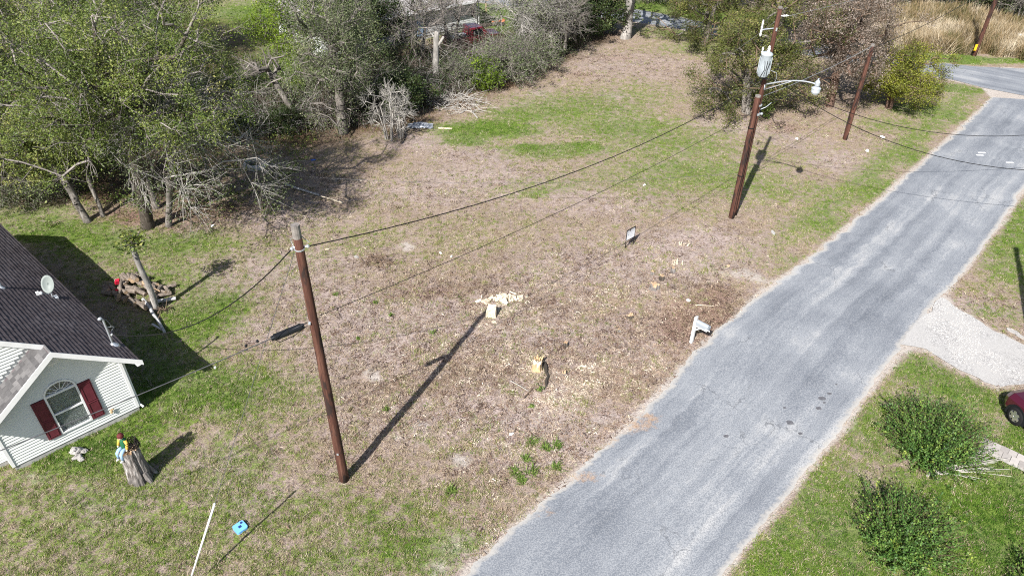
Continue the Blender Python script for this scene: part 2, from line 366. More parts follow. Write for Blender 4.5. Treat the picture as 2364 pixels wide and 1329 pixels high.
SIDE_C = np.array([(40.4, 48.3), (44, 51.2), (49, 52.8), (72, 60.5)])
SIDE_POLY = np.vstack([SIDE_A, SIDE_C, SIDE_B[::-1]])
DRIVE_POLY = np.array([G2(2078, 795), G2(2112, 752), G2(2172, 686), G2(2235, 728), G2(2300, 765), G2(2364, 798), G2(2500, 850), G2(2700, 905), G2(2700, 1010), G2(2480, 935), G2(2364, 884), G2(2300, 893), G2(2255, 872), G2(2200, 846), G2(2140, 808)])

# ------------------------------------------------------------------ noise for layout
rngN = np.random.default_rng(3); TAB = rngN.random((256, 256))
def vnoise(P, s):
    q = P * s; i = np.floor(q).astype(int); f = q - i; f = f * f * (3 - 2 * f)
    g = lambda a, b: TAB[(i[:, 0] + a) & 255, (i[:, 1] + b) & 255]
    return (g(0, 0) * (1 - f[:, 0]) + g(1, 0) * f[:, 0]) * (1 - f[:, 1]) + (g(0, 1) * (1 - f[:, 0]) + g(1, 1) * f[:, 0]) * f[:, 1]
def fbm(P, s): return .5 * vnoise(P, s) + .3 * vnoise(P + 31.7, s * 2.1) + .2 * vnoise(P + 77.1, s * 4.3)

# blobs: (photo x, photo y, radius across m, radius deep m, amount)
GREEN = [(60, 1180, 6, 3.2, .25), (260, 1230, 5, 3, .20), (480, 1200, 4, 2.6, .15), (640, 1240, 3, 2.2, .12), (190, 1035, 2.6, 1.2, .75), (270, 1010, 1.5, .8, .55), (330, 950, 2, 1.2, .4),
         (420, 880, 2.2, 1.5, .5), (470, 730, 2.2, 2.2, .55), (540, 900, 2, 2, .38), (330, 640, 3, 2, .35), (230, 560, 3, 2, .42), (120, 530, 3, 1.6, .5), (420, 560, 3.4, 1.4, .42), (60, 480, 4, 2, .35),
         (330, 800, 2.5, 3, .3), (640, 900, 2.2, 1.6, .22), (900, 1190, 2.5, 1.3, .22), (980, 1270, 2.4, 1.2, .32), (800, 1290, 3, 1.3, .25), (560, 1040, 2.5, 2, .2), (700, 1160, 2.4, 1.4, .2),
         (1120, 300, 3.4, 1.5, .72), (1200, 265, 3, 1.5, .40), (1090, 325, 1.6, 1.0, .5), (1260, 350, 3.2, 1.1, .36), (1330, 345, 2, .9, .45), (1220, 345, 1.2, .6, .5), (1330, 250, 5.5, 3.6, .33), (1450, 300, 5.5, 3.4, .31), (1480, 215, 4, 3, .2), (1580, 330, 5, 3.2, .27),
         (1560, 400, 6, 2.8, .3), (1270, 430, 3, 1.4, .22), (1240, 440, 1.4, .6, .3), (1680, 420, 4, 2, .22), (1760, 430, 3, 2, .2), (1800, 370, 3, 2, .14), (1600, 470, 4, 1.4, .14),
         (700, 570, 4, 2, .14), (1100, 520, 4, 2, .10), (850, 540, 4, 2, .12), (620, 620, 3, 2, .1),
         (1930, 520, 2.2, 1.6, .42), (2030, 440, 2.2, 2, .48), (2110, 360, 2.2, 2.2, .42), (2180, 260, 2.6, 2.4, .45), (2180, 205, 2.8, 1.4, .5), (2060, 290, 2.4, 1.5, .3), (1850, 610, 1.5, 1.2, .25), (2100, 250, 2.5, 2, .32), (1900, 440, 3, 2, .22),
         (2010, 960, 1.5, 2.2, .42), (1880, 1130, 2, 2.4, .5), (1760, 1290, 2, 2, .5), (2120, 860, 1.8, 1.4, .45), (2230, 920, 1.8, 1.2, .5), (2250, 1250, 3, 2.5, .6), (2340, 1180, 2.4, 2, .6), (2200, 1000, 3, 2, .35), (1950, 1260, 2.4, 2, .45), (2330, 1060, 1.5, 1, .5), (2400, 1300, 4, 3, .55),
         (2310, 560, 2, 2, .4), (2340, 480, 2, 2, .35), (2364, 640, 2, 2, .3), (2300, 720, 2, .6, .25), (2450, 560, 6, 6, .4),
         (640, 180, 9, 9, .9), (560, 240, 5, 3, .8), (700, 90, 8, 8, .7), (1130, 25, 7, 6, .75), (1090, 60, 5, 3, .6), (900, 40, 9, 6, .6), (620, 40, 10, 8, .6),
         (2250, 138, 9, .9, .8), (2100, 122, 4, 1.0, .6), (1560, 75, 4, 2, .35), (1640, 110, 5, 2.4, .3), (1480, 20, 8, 3, .9), (1700, 40, 8, 3, .6)]
BARE = [(1500, 600, 4.5, 2.2, .6), (1350, 640, 4, 2, .4), (1100, 740, 4, 2, .45), (820, 700, 3, 1.8, .5), (900, 780, 3.5, 2, .45), (1270, 1000, 3, 1.6, .7), (1180, 960, 3, 1.4, .55), (960, 960, 3, 1.4, .4),
        (1300, 780, 4, 2, .4), (1480, 760, 3, 1.6, .4), (1120, 400, 4, 1.6, .4), (1000, 440, 5, 1.6, .35), (1450, 150, 5, 3, .35), (1700, 290, 3, 1.2, .45), (1380, 470, 4, 1.6, .3), (700, 620, 2.4, 1.6, .35), (560, 620, 2.6, 1.6, .3),
        (1930, 365, 2, 1.2, .5), (1600, 560, 3, 1.4, .45), (1830, 320, 3, 1.4, .25), (660, 500, 3, 1.4, .35), (960, 330, 2, 1.2, .5), (1120, 1250, 1.6, .8, .6), (580, 1120, 1.5, .8, .25), (640, 760, 1.6, 1.0, .35), (860, 600, 2, 1, .2), (1420, 220, 1, .6, .4),
        (1250, 215, .9, .5, .8), (1090, 360, 3, 1.5, .3), (1230, 880, 2, 2, .4), (2240, 700, 1.5, .8, .4), (300, 1120, 1.2, .7, .55), (250, 1180, 1.2, .6, .4), (480, 1080, 1.2, .8, .3)]
RED = [(600, 440, 4, 1.6, .55), (470, 470, 4, 1.2, .6), (700, 400, 3, 1.2, .4), (1250, 720, 5, 2.2, .32), (1100, 650, 4, 1.6, .3), (1420, 700, 4, 2, .3), (1000, 820, 4, 2, .28), (1300, 830, 4, 2, .35), (850, 720, 3, 1.6, .2), (1620, 740, 2.6, 1.8, .75), (1660, 690, 1.8, 1.0, .6), (1500, 740, 3, 1.4, .4), (1000, 680, 2.6, .9, .55), (930, 660, 1.6, .7, .4), (1340, 590, 1.6, .7, .5), (1400, 840, 3, 1.5, .35), (1180, 860, 2.5, 1.4, .35), (1050, 830, 2.2, 1.2, .25), (870, 610, 1.8, .7, .35),
       (270, 500, 3, 1.2, .8), (420, 510, 2.5, 1.0, .5), (1800, 290, 2.4, 1.0, .7), (2010, 310, 2.4, 1.3, .4), (2080, 260, 1.6, .8, .5), (1700, 480, 2, .8, .2), (1550, 880, 2, 1, .3), (2260, 690, 2.2, 1.6, .5), (2230, 640, 1.6, 1, .3), (960, 900, 2.5, 1.5, .2), (1330, 170, 2, 1.2, .6), (1180, 235, 2, .6, .4), (1500, 160, 5, 2.4, .5), (1420, 130, 4, 2.0, .5)]
SAND = [(1740, 645, 1.5, .9, .62), (1690, 640, 1.1, .7, .4), (1180, 745, 1.8, .6, .5), (1230, 760, 1.0, .5, .35), (1290, 960, 1.3, .5, .4), (1560, 850, 2, .9, .35), (1400, 980, 1.0, .8, .4), (1320, 1040, 1.1, .7, .4), (1030, 1240, .8, .6, .5), (1000, 1300, .5, .4, .55),
        (860, 858, .45, .3, .9), (965, 990, .45, .28, .8), (1042, 1068, .4, .25, .9), (905, 1025, .4, .25, .7), (930, 566, .32, .22, .9), (815, 842, .5, .3, .4), (1590, 640, .7, .4, .3), (1560, 690, .8, .45, .5), (1500, 680, .9, .4, .3), (1420, 150, 1.4, .4, .5), (1170, 968, .5, .3, .5), (2110, 790, .9, .6, .6), (2180, 690, .8, .5, .6), (1390, 110, 1.5, .4, .4), (50, 1095, .8, .3, .5), (1930, 345, .6, .4, .5)]
ORANGE = [(1455, 985, 1.1, .5, .62), (1500, 965, .6, .4, .55), (1350, 1100, .9, .35, .6), (1240, 1180, 1.0, .35, .45), (1405, 1010, .35, .6, .6), (1700, 510, .9, .5, .25), (1780, 290, 1.2, .5, .4), (2060, 120, 2, 1.0, .6)]
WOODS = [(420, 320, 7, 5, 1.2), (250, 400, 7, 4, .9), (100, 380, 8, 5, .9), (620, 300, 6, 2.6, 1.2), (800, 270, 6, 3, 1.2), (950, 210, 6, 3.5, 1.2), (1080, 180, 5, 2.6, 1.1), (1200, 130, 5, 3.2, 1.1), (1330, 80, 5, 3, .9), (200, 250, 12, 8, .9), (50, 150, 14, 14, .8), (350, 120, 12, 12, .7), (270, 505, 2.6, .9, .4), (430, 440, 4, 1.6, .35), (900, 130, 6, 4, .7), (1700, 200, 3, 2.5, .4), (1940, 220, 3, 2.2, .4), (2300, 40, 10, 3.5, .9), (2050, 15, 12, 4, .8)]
CHIPS = [(1320, 890, 1.6, .9, .85), (1290, 930, 1.0, .5, .9), (1370, 850, 1.3, .7, .6), (1250, 860, .8, .6, .7), (1130, 745, .7, .35, .9), (1160, 700, 1.1, .5, .9), (1300, 690, 4, 2, .3), (1100, 850, 4, 2, .35), (1450, 820, 3, 1.6, .35), (1500, 700, 3, 1.5, .3), (1000, 900, 4, 2, .25), (1240, 1020, 2.4, 1.2, .3)]
def paint(P, blobs):
    out = np.zeros(len(P))
    for px, py, rx, ry, a in blobs:
        c = G2(px, py); d = ((P[:, 0] - c[0]) / rx) ** 2 + ((P[:, 1] - c[1]) / ry) ** 2
        out = np.maximum(out, a * np.exp(-np.minimum(d, 30) ** 1.25)) + .25 * a * np.exp(-np.minimum(d, 30) ** 1.25) * (out > 0.05)
    return np.clip(out, 0, 1.3)
def cover(P):
    w = P + (np.stack([fbm(P, .45), fbm(P + 50, .45)], 1) - .5) * 1.7
    f = dict(g=paint(w, GREEN) * 1.2 + .10 * fbm(P + 13, .2), b=paint(w, BARE), r=paint(w, RED), s=paint(w, SAND), o=paint(w, ORANGE), w=paint(w, WOODS), c=paint(w, CHIPS))
    dl = seg_dist(P, ROAD_L); dr = seg_dist(P, ROAD_R); ds = np.minimum(seg_dist(P, SIDE_A), np.minimum(seg_dist(P, SIDE_B), seg_dist(P, SIDE_C)))
    dd = seg_dist(P, DRIVE_POLY, True); inR = inside(P, ROAD_POLY) | inside(P, SIDE_POLY); inD = inside(P, DRIVE_POLY)
    edge = np.minimum(np.minimum(dl, dr), ds); f['edge'] = edge; f['road'] = inR; f['drive'] = inD
    ew = .10 + .34 * fbm(P + 61, .35) ** 1.5 * 1.6; sand = np.exp(-(edge / ew) ** 2) * .75 + np.exp(-(dd / .4) ** 2) * .5
    f['s'] = np.where(inR, 1., np.maximum(f['s'], sand)); f['s'] = np.where(inD, .9, f['s'])
    f['g'] = f['g'] * (1 - .8 * np.exp(-(np.minimum(edge, dd) / .25) ** 2)) * ~inR * ~inD
    # verge along the left side of the road is green, the far fields too
    verge = np.exp(-((dl - 1.6) / 1.1) ** 2) * np.clip((P[:, 1] - 27) / 5, 0, 1); f['g'] = np.maximum(f['g'], verge * .5 * ~inR)
    rs = (P[:, 0] - P[:, 1] > 0) & (dr > .3) & ~inR & ~inD & (P[:, 1] < 48); f['g'] = np.where(rs, np.maximum(f['g'], np.clip((dr - .3) / .8, 0, 1) * np.where(P[:, 1] < 23, .80, .12)), f['g'])
    far = np.clip((np.hypot(P[:, 0], P[:, 1] - 35) - 60) / 20, 0, 1); f['g'] = np.maximum(f['g'], far * .6)
    return f
def ground_z(P):
    dmin = np.minimum(seg_dist(P, ROAD_POLY, True), np.minimum(seg_dist(P, SIDE_POLY, True), seg_dist(P, DRIVE_POLY, True)))
    k = np.clip((dmin - .1) / 1.5, 0, 1) * ~(inside(P, ROAD_POLY) | inside(P, SIDE_POLY) | inside(P, DRIVE_POLY))
    z = ((fbm(P, .22) - .5) * .22 + (fbm(P + 9, 1.4) - .5) * .10) * k - .02
    for px, py, r, h in ((860, 858, .35, .14), (965, 990, .33, .10), (1042, 1068, .28, .09), (905, 1025, .3, .08), (930, 566, .25, .12), (1150, 745, .6, .10), (1560, 690, .6, .12), (1245, 890, .7, .16), (1520, 668, .7, .12), (1735, 640, .6, .06)):
        c = G2(px, py); z = z + h * np.exp(-((P[:, 0] - c[0]) ** 2 + (P[:, 1] - c[1]) ** 2) / r ** 2)
    return z
def gz(x, y): return float(ground_z(np.array([[x, y]], float))[0])
def at(px, py, dz=0.0):
    p = G(px, py); return (p[0], p[1], gz(p[0], p[1]) + dz)

def build_ground():
    st = .3
    xs = np.concatenate([-60 - np.geomspace(6, 1400, 14)[::-1], np.arange(-60, 62, st), 62 + np.geomspace(6, 1400, 14)])
    ys = np.concatenate([2 - np.geomspace(5, 600, 10)[::-1], np.arange(2, 96, st), 96 + np.geomspace(5, 2400, 16)])
    gx, gy = np.meshgrid(xs, ys); P = np.stack([gx.ravel(), gy.ravel()], 1); f = cover(P); z = ground_z(P)
    z = np.where((np.abs(P[:, 0]) > 62) | (P[:, 1] > 97) | (P[:, 1] < 1), -.05, z)
    nx, ny = len(xs), len(ys); i = np.arange(nx * ny).reshape(ny, nx)
    F = np.stack([i[:-1, :-1].ravel(), i[:-1, 1:].ravel(), i[1:, 1:].ravel(), i[1:, :-1].ravel()], 1)
    me = np_mesh('ground', np.column_stack([P, z]), F)
    for nm, ks in (('cover_a', 'gbr'), ('cover_b', 'sow')):
        a = me.attributes.new(nm, 'FLOAT_COLOR', 'POINT'); d = np.ones((len(P), 4), np.float32)
        for j, k in enumerate(ks): d[:, j] = f[k]
        a.data.foreach_set('color', d.ravel())
    tag(finish('ground', me, 'ground', smooth=True), kind='structure')
build_ground()

# ------------------------------------------------------------------ roads
def resample(poly, step):
    d = np.r_[0, np.cumsum(np.hypot(*np.diff(poly, axis=0).T))]; t = np.linspace(0, d[-1], int(d[-1] / step) + 1)
    return np.stack([np.interp(t, d, poly[:, 0]), np.interp(t, d, poly[:, 1])], 1), t
def strip(name, A, B, n, z0, crown=.05, jag=.12, seed=0, drift=False):
    m = 420; rg = np.random.default_rng(seed)
    ra = np.stack([np.interp(np.linspace(0, 1, m), np.linspace(0, 1, len(A)), A[:, i]) for i in (0, 1)], 1)
    rb = np.stack([np.interp(np.linspace(0, 1, m), np.linspace(0, 1, len(B)), B[:, i]) for i in (0, 1)], 1)
    nr = (rb - ra); w = np.hypot(*nr.T)[:, None]; nr = nr / w
    ja = (fbm(ra, .8) - .5) * jag * 3 + (fbm(ra + 5, 2.6) - .5) * jag * 2.4; jb = (fbm(rb + 9, .8) - .5) * jag * 2.4 + (fbm(rb + 3, 3) - .5) * jag * 1.2
    ra = ra + nr * ja[:, None]; rb = rb + nr * jb[:, None]
    along = np.r_[0, np.cumsum(np.hypot(*np.diff((ra + rb) / 2, axis=0).T))]
    V = []; UV = []; E = []
    for j in range(n + 1):
        t = j / n; p = ra * (1 - t) + rb * t; z = z0 + crown * (1 - (2 * t - 1) ** 2)
        V.append(np.column_stack([p, np.full(m, z)])); UV.append(np.column_stack([np.full(m, t * 5.8), along])); dist = np.minimum(t, 1 - t) * 5.8
        E.append(np.full(m, math.exp(-(dist / .22) ** 2)))
    V = np.vstack(V); UV = np.vstack(UV); E = np.concatenate(E); i = np.arange((n + 1) * m).reshape(n + 1, m)
    F = np.stack([i[:-1, :-1].ravel(), i[1:, :-1].ravel(), i[1:, 1:].ravel(), i[:-1, 1:].ravel()], 1)
    me = np_mesh(name, V, F); ul = me.uv_layers.new(name='UVMap'); ul.data.foreach_set('uv', UV[F.ravel()].astype(np.float32).ravel())
    a = me.attributes.new('edge', 'FLOAT', 'POINT'); a.data.foreach_set('value', E.astype(np.float32))
    a = me.attributes.new('drift', 'FLOAT', 'POINT'); dr = paint(V[:, :2], ORANGE) if drift else np.zeros(len(V)); a.data.foreach_set('value', dr.astype(np.float32))
    return tag(finish(name, me, 'asphalt', smooth=True), kind='structure')
strip('road', ROAD_L, ROAD_R, 40, .012, .06, .17, 1, True)
SA = np.vstack([SIDE_A[:-1], [(37.0, 50.0)], SIDE_C]); SB = SIDE_B
def side_street():
    me = bpy.data.meshes.new('side_street'); A = resample(SA, .6)[0]; B = resample(SB, .6)[0]
    pa = [(x, y, .004) for x, y in A]; pb = [(x, y, .004) for x, y in B][::-1]
    import bmesh
    bm = bmesh.new(); vs = [bm.verts.new(p) for p in pa + pb]; bm.faces.new(vs); bmesh.ops.triangulate(bm, faces=bm.faces[:]); uvl = bm.loops.layers.uv.new('UVMap')
    c, s = math.cos(-.66), math.sin(-.66)
    for fc in bm.faces:
        fc.normal_flip() if fc.normal.z < 0 else None
        for lp in fc.loops: x, y, _ = lp.vert.co; lp[uvl].uv = (-x * s + y * c, x * c + y * s)
    bm.to_mesh(me); bm.free()
    tag(finish('side_street', me, 'asphalt'), kind='structure')
side_street()
def driveway():
    import bmesh
    bm = bmesh.new(); P = resample(np.vstack([DRIVE_POLY, DRIVE_POLY[:1]]), .25)[0][:-1]; P = P + (np.stack([fbm(P, 1.6), fbm(P + 20, 1.6)], 1) - .5) * .35
    vs = [bm.verts.new((x, y, .022)) for x, y in P]; bm.faces.new(vs); bmesh.ops.triangulate(bm, faces=bm.faces[:])
    for fc in bm.faces:
        if fc.normal.z < 0: fc.normal_flip()
    me = bpy.data.meshes.new('gravel_driveway'); bm.to_mesh(me); bm.free(); tag(finish('gravel_driveway', me, 'gravel'), kind='structure')
driveway()
# painted dashes and tar patches on the road
def flat_patch(name, px, py, rx, ry, mat, seed, z, label, cat, group=None, rot=0):
    rg = random.Random(seed); c = G(px, py); k = 11; b = MB(); pts = []
    for j in range(k):
        a = 2 * math.pi * j / k; r = rg.uniform(.7, 1.1); x, y = rx * r * math.cos(a), ry * r * math.sin(a)
        pts.append((x * math.cos(rot) - y * math.sin(rot), x * math.sin(rot) + y * math.cos(rot)))
    b.prism(pts, 'z', 0, .006); o = b.build(name, mat, loc=(c[0], c[1], z)); return tag(o, label, cat, group)
for i, (px, py, r) in enumerate(((1896, 922, .14), (1889, 945, .11), (1914, 911, .08), (1822, 978, .15), (1847, 1003, .09), (1810, 944, .06), (1675, 1009, .10), (1930, 890, .05), (1902, 932, .06))):
    flat_patch('tar_spot', px, py, r, r * .75, 'tar_patch', i, .072, 'small dark tar spot on the grey asphalt road', 'tar spot', 'tar spots on the road')
for i, (px, py) in enumerate(((2265, 355), (2261, 361), (2330, 378))):
    c = G(px, py); b = MB().box((-.22, -.06, 0), (.22, .06, .005)); tag(b.build('road_dash', 'road_paint', loc=(c[0], c[1], .076)),
        ('short white painted dash on the road, upper of the close pair', 'short white painted dash on the road, lower of the close pair', 'single white painted dash nearest the right verge')[i], 'road marking', 'white dashes on the road')

# ------------------------------------------------------------------ paver path
pp = MB(); pa, pb_ = G(2255, 1022), G(2364, 1073); d = Vector((pb_ - pa)[:2]).normalized()
ang = math.atan2(d.y, d.x); L_ = 5.0
pp.box((-.1, -.34, -.03), (L_, .34, .012)); path = pp.build('paver_path', 'stone_white'); path.location = (pa[0], pa[1], gz(pa[0], pa[1]) + .02); path.rotation_euler[2] = ang; tag(path, kind='structure')
pv = MB().box((-.118, -.147, 0), (.118, .147, .04)); pvm = None
for i in range(20):
    for j in (0, 1):
        off = .12 if j else 0
        if pvm is None: o = pv.build('brick', 'paver', path); pvm = o.data
        else: o = bpy.data.objects.new('brick', pvm); COL.objects.link(o); o.parent = path
        o.location = (.05 + i * .245 + off + random.uniform(-.008, .008), (-.155 if j else .155) + .03 * math.sin(i * .4), .012 + random.uniform(-.006, .012)); o.rotation_euler = (random.uniform(-.02, .02), random.uniform(-.02, .02), random.uniform(-.05, .05))
for i, (x, y) in enumerate(((1.62, -.42), (1.9, -.44), (2.18, -.44), (2.46, -.43))):
    o = MB().box((-.11, -.06, 0), (.11, .06, .05)).build('brick', 'paver_red', path); o.location = (x, y, 0)

# ------------------------------------------------------------------ instanced ground cover (stuff)
def proto_mesh(name, V, F, mat):
    me = np_mesh(name, np.array(V), np.array(F)); me.materials.append(M[mat]); return me
def scatter(name, protos, pts, rot, scl, tint, label, cat):
    """one object: points carrying rotation, scale, tint; geometry nodes put a tuft on each"""
    me = bpy.data.meshes.new(name); me.vertices.add(len(pts)); me.vertices.foreach_set('co', np.ascontiguousarray(pts, np.float32).ravel())
    for nm, ty, arr, key in (('rot', 'FLOAT_VECTOR', rot, 'vector'), ('scl', 'FLOAT_VECTOR', scl, 'vector'), ('tint', 'FLOAT', tint, 'value')):
        a = me.attributes.new(nm, ty, 'POINT'); a.data.foreach_set(key, np.ascontiguousarray(arr, np.float32).ravel())
    a = me.attributes.new('pick', 'INT', 'POINT'); a.data.foreach_set('value', np.random.default_rng(5).integers(0, len(protos), len(pts)).astype(np.int32))
    o = bpy.data.objects.new(name, me); COL.objects.link(o); tag(o, label, cat, kind='stuff')
    ng = bpy.data.node_groups.new(name + '_scatter', 'GeometryNodeTree')
    ng.interface.new_socket('Geometry', in_out='INPUT', socket_type='NodeSocketGeometry'); ng.interface.new_socket('Geometry', in_out='OUTPUT', socket_type='NodeSocketGeometry')
    N = ng.nodes.new; L = ng.links.new; gi = N('NodeGroupInput'); go = N('NodeGroupOutput')
    m2p = N('GeometryNodeMeshToPoints'); L(gi.outputs[0], m2p.inputs[0]); ip = N('GeometryNodeInstanceOnPoints'); L(m2p.outputs[0], ip.inputs['Points'])
    g2i = N('GeometryNodeGeometryToInstance')
    for p in protos[::-1]:
        oi = N('GeometryNodeObjectInfo'); oi.inputs[0].default_value = p; L(oi.outputs['Geometry'], g2i.inputs[0])
    L(g2i.outputs[0], ip.inputs['Instance']); ip.inputs['Pick Instance'].default_value = True
    def na(nm, ty):
        q = N('GeometryNodeInputNamedAttribute'); q.data_type = ty; q.inputs[0].default_value = nm; return q.outputs[0]
    L(na('pick', 'INT'), ip.inputs['Instance Index'])
    er = N('FunctionNodeEulerToRotation'); L(na('rot', 'FLOAT_VECTOR'), er.inputs[0]); L(er.outputs[0], ip.inputs['Rotation']); L(na('scl', 'FLOAT_VECTOR'), ip.inputs['Scale'])
    L(ip.outputs[0], go.inputs[0]); md = o.modifiers.new('scatter', 'NODES'); md.node_group = ng
    return o
def tuft(rg, n, rad, h, width, lean, mat, name):
    V = []; F = []
    for i in range(n):
        a = rg.uniform(0, 2 * math.pi); r = rad * math.sqrt(rg.random()); x, y = r * math.cos(a), r * math.sin(a)
        da = rg.uniform(0, 2 * math.pi); l = rg.uniform(.55, 1.1) * h; ln = rg.uniform(.2, 1) * lean; w = width * rg.uniform(.7, 1.3); pa = da + math.pi / 2
        b = len(V); px, py = math.cos(pa) * w, math.sin(pa) * w; mx, my = x + math.cos(da) * l * ln * .4, y + math.sin(da) * l * ln * .4; tx, ty = x + math.cos(da) * l * ln, y + math.sin(da) * l * ln
        zt = l * math.sqrt(max(.05, 1 - ln * ln * .9))
        V += [(x - px, y - py, -.01), (x + px, y + py, -.01), (mx + px * .8, my + py * .8, zt * .6), (mx - px * .8, my - py * .8, zt * .6), (tx, ty, zt)]
        F += [(b, b + 1, b + 2), (b, b + 2, b + 3), (b + 3, b + 2, b + 4)]
    return bpy.data.objects.new(name, proto_mesh(name, V, F, mat))
def flakes(rg, n, rad, l0, l1, w0, w1, mat, name):
    V = []; F = []
    for i in range(n):
        a = rg.uniform(0, 2 * math.pi); r = rad * math.sqrt(rg.random()); c = np.array([r * math.cos(a), r * math.sin(a), rg.uniform(.005, .03)])
        da = rg.uniform(0, 2 * math.pi); l = rg.uniform(l0, l1) / 2; w = rg.uniform(w0, w1) / 2; tz = rg.uniform(-.35, .35)
        ax = np.array([math.cos(da), math.sin(da), tz]) * l; ay = np.array([-math.sin(da), math.cos(da), rg.uniform(-.5, .5)]) * w
        b = len(V); V += [c - ax - ay * .6, c + ax - ay, c + ax + ay * .7, c - ax + ay]; F += [(b, b + 1, b + 2), (b, b + 2, b + 3)]
    return bpy.data.objects.new(name, proto_mesh(name, V, F, mat))
def ground_cover():
    rg = np.random.default_rng(11); r_ = random.Random(4)
    N = 2700000; P = np.stack([rg.uniform(-52, 56, N), rg.uniform(6, 86, N)], 1)
    d = np.sqrt(P[:, 0] ** 2 + P[:, 1] ** 2 + CAM_H ** 2); P = P[rg.random(N) < np.minimum(1, (23 / d) ** 1.9)]
    vis = np.abs(P[:, 0]) < P[:, 1] * .72 + 12; P = P[vis]
    f = cover(P); z = ground_z(P); n = len(P); u = rg.random(n)
    nz = fbm(P, 1.1) * .6 + fbm(P + 40, 3.3) * .4; free = ~f['road'] & ~f['drive'] & (f['edge'] > .06)
    def mk(name, protos, mask, tint, s0, s1, label, cat, tilt=.15):
        q = np.column_stack([P, z])[mask]; m = len(q)
        s = rg.uniform(s0, s1, m); scl = np.column_stack([s, s, s * rg.uniform(.8, 1.2, m)])
        rot = np.column_stack([rg.normal(0, tilt, m), rg.normal(0, tilt, m), rg.uniform(0, 6.283, m)])
        scatter(name, protos, q, rot, scl, np.clip(tint[mask] + rg.normal(0, .26 if name == 'leaf_litter' else .17, m), 0, 1), label, cat); print(name, m)
    gp = np.clip((f['g'] * .95 + (nz - .5) * 1.5) * 1.15, 0, 1) * (1 - np.clip(f['s'], 0, 1)) * (1 - .6 * np.clip(f['w'], 0, 1))
    mk('grass', [tuft(r_, 11, .085, .085, .0055, .75, 'grass_green', 'grass_tuft') for _ in range(4)], free & (u < gp * .8), .62 - .55 * np.clip(f['g'], 0, 1) + (nz - .5) * .8, .6, 1.35, 'short green grass scattered over the lawn, lot and verges', 'grass')
    u2 = rg.random(n); dp = np.clip((.34 - f['b'] * .25 + (.5 - f['g']) * .25 + (nz - .5) * .8), 0.02, 1) * (1 - np.clip(f['s'], 0, 1) * .8) * (1 - .5 * np.clip(f['w'], 0, 1))
    mk('dry_grass', [tuft(r_, 9, .11, .10, .0055, 1.0, 'grass_dry', 'straw_tuft') for _ in range(4)], free & (u2 < dp * .62), .45 + (nz - .5) * .9, .5, 1.25, 'dry tan grass and straw lying over the cleared lot', 'dry grass', .3)
    u3 = rg.random(n); lp = np.clip(f['r'] * .5 + f['c'] * .45 + f['b'] * .22 + .10 * (fbm(P + 3, .5) > .48) + f['w'] * .14, 0, .9) * np.clip(1 - f['g'] * 3, .04, 1) * (1 - .75 * np.clip(f['s'], 0, 1) * (f['c'] < .4))
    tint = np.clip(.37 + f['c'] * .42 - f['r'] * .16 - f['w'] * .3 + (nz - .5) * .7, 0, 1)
    mk('leaf_litter', [flakes(r_, 9, .20, .04, .15, .010, .026, 'litter', 'litter_flakes') for _ in range(4)], free & (u3 < lp), tint, .5, 1.2, 'brown leaf litter and wood chips strewn over the bare soil', 'leaf litter', .1)
ground_cover()
def tall_grass():
    rg = np.random.default_rng(21); r_ = random.Random(8)
    poly = np.array([G2(2010, 105), G2(2060, 25), G2(2130, 22), G2(2230, 38), G2(2420, 70), G2(2700, 120), G2(2700, 175), G2(2420, 150), G2(2300, 130), G2(2180, 125), G2(2090, 117)])
    P = np.stack([rg.uniform(24, 75, 60000), rg.uniform(54, 84, 60000)], 1); P = P[inside(P + (np.stack([fbm(P, .5), fbm(P + 30, .5)], 1) - .5) * 2.4, poly) & ~inside(P, SIDE_POLY)][:9000]; m = len(P)
    s = rg.uniform(.4, 1.3, m) * (.35 + 1.2 * fbm(P, .45)); nz = fbm(P, .6)
    scatter('tall_dry_grass', [tuft(r_, 16, .28, 1.25, .014, .75, 'grass_tall', 'tall_tuft') for _ in range(4)], np.column_stack([P, ground_z(P)]), np.column_stack([rg.normal(0, .22, m), rg.normal(0, .22, m), rg.uniform(0, 6.28, m)]),
            np.column_stack([s, s, s * .9]), np.clip(.5 + (nz - .5) * 2.2 + rg.normal(0, .25, m), 0, 1), 'tall golden brown dry grass in the field across the side street', 'tall grass'); print('tall', m)
tall_grass()
def gravel_stones():
    rg = np.random.default_rng(31); r_ = random.Random(9); P = np.stack([rg.uniform(14, 30, 26000), rg.uniform(14, 27, 26000)], 1); P = P[inside(P, DRIVE_POLY)]; P = P[fbm(P, .6) < .47][:2600]; m = len(P); s = rg.uniform(.5, 1.3, m)
    pr = []
    for k in range(3):
        b = MB().ball((0, 0, .008), (.022, .019, .012), 6); V = np.array(b.v) * np.array([[r_.uniform(.75, 1.2)] * 3 for _ in b.v]); me = bpy.data.meshes.new('pebble'); me.from_pydata(V.tolist(), [], b.f); me.materials.append(M['stone_chip']); pr.append(bpy.data.objects.new('pebble', me))
    scatter('gravel', pr, np.column_stack([P, np.full(m, .024)]), np.column_stack([np.zeros(m), np.zeros(m), rg.uniform(0, 6.28, m)]), np.column_stack([s, s, s]), rg.random(m), 'pale crushed stone loose on the driveway', 'gravel')
gravel_stones()

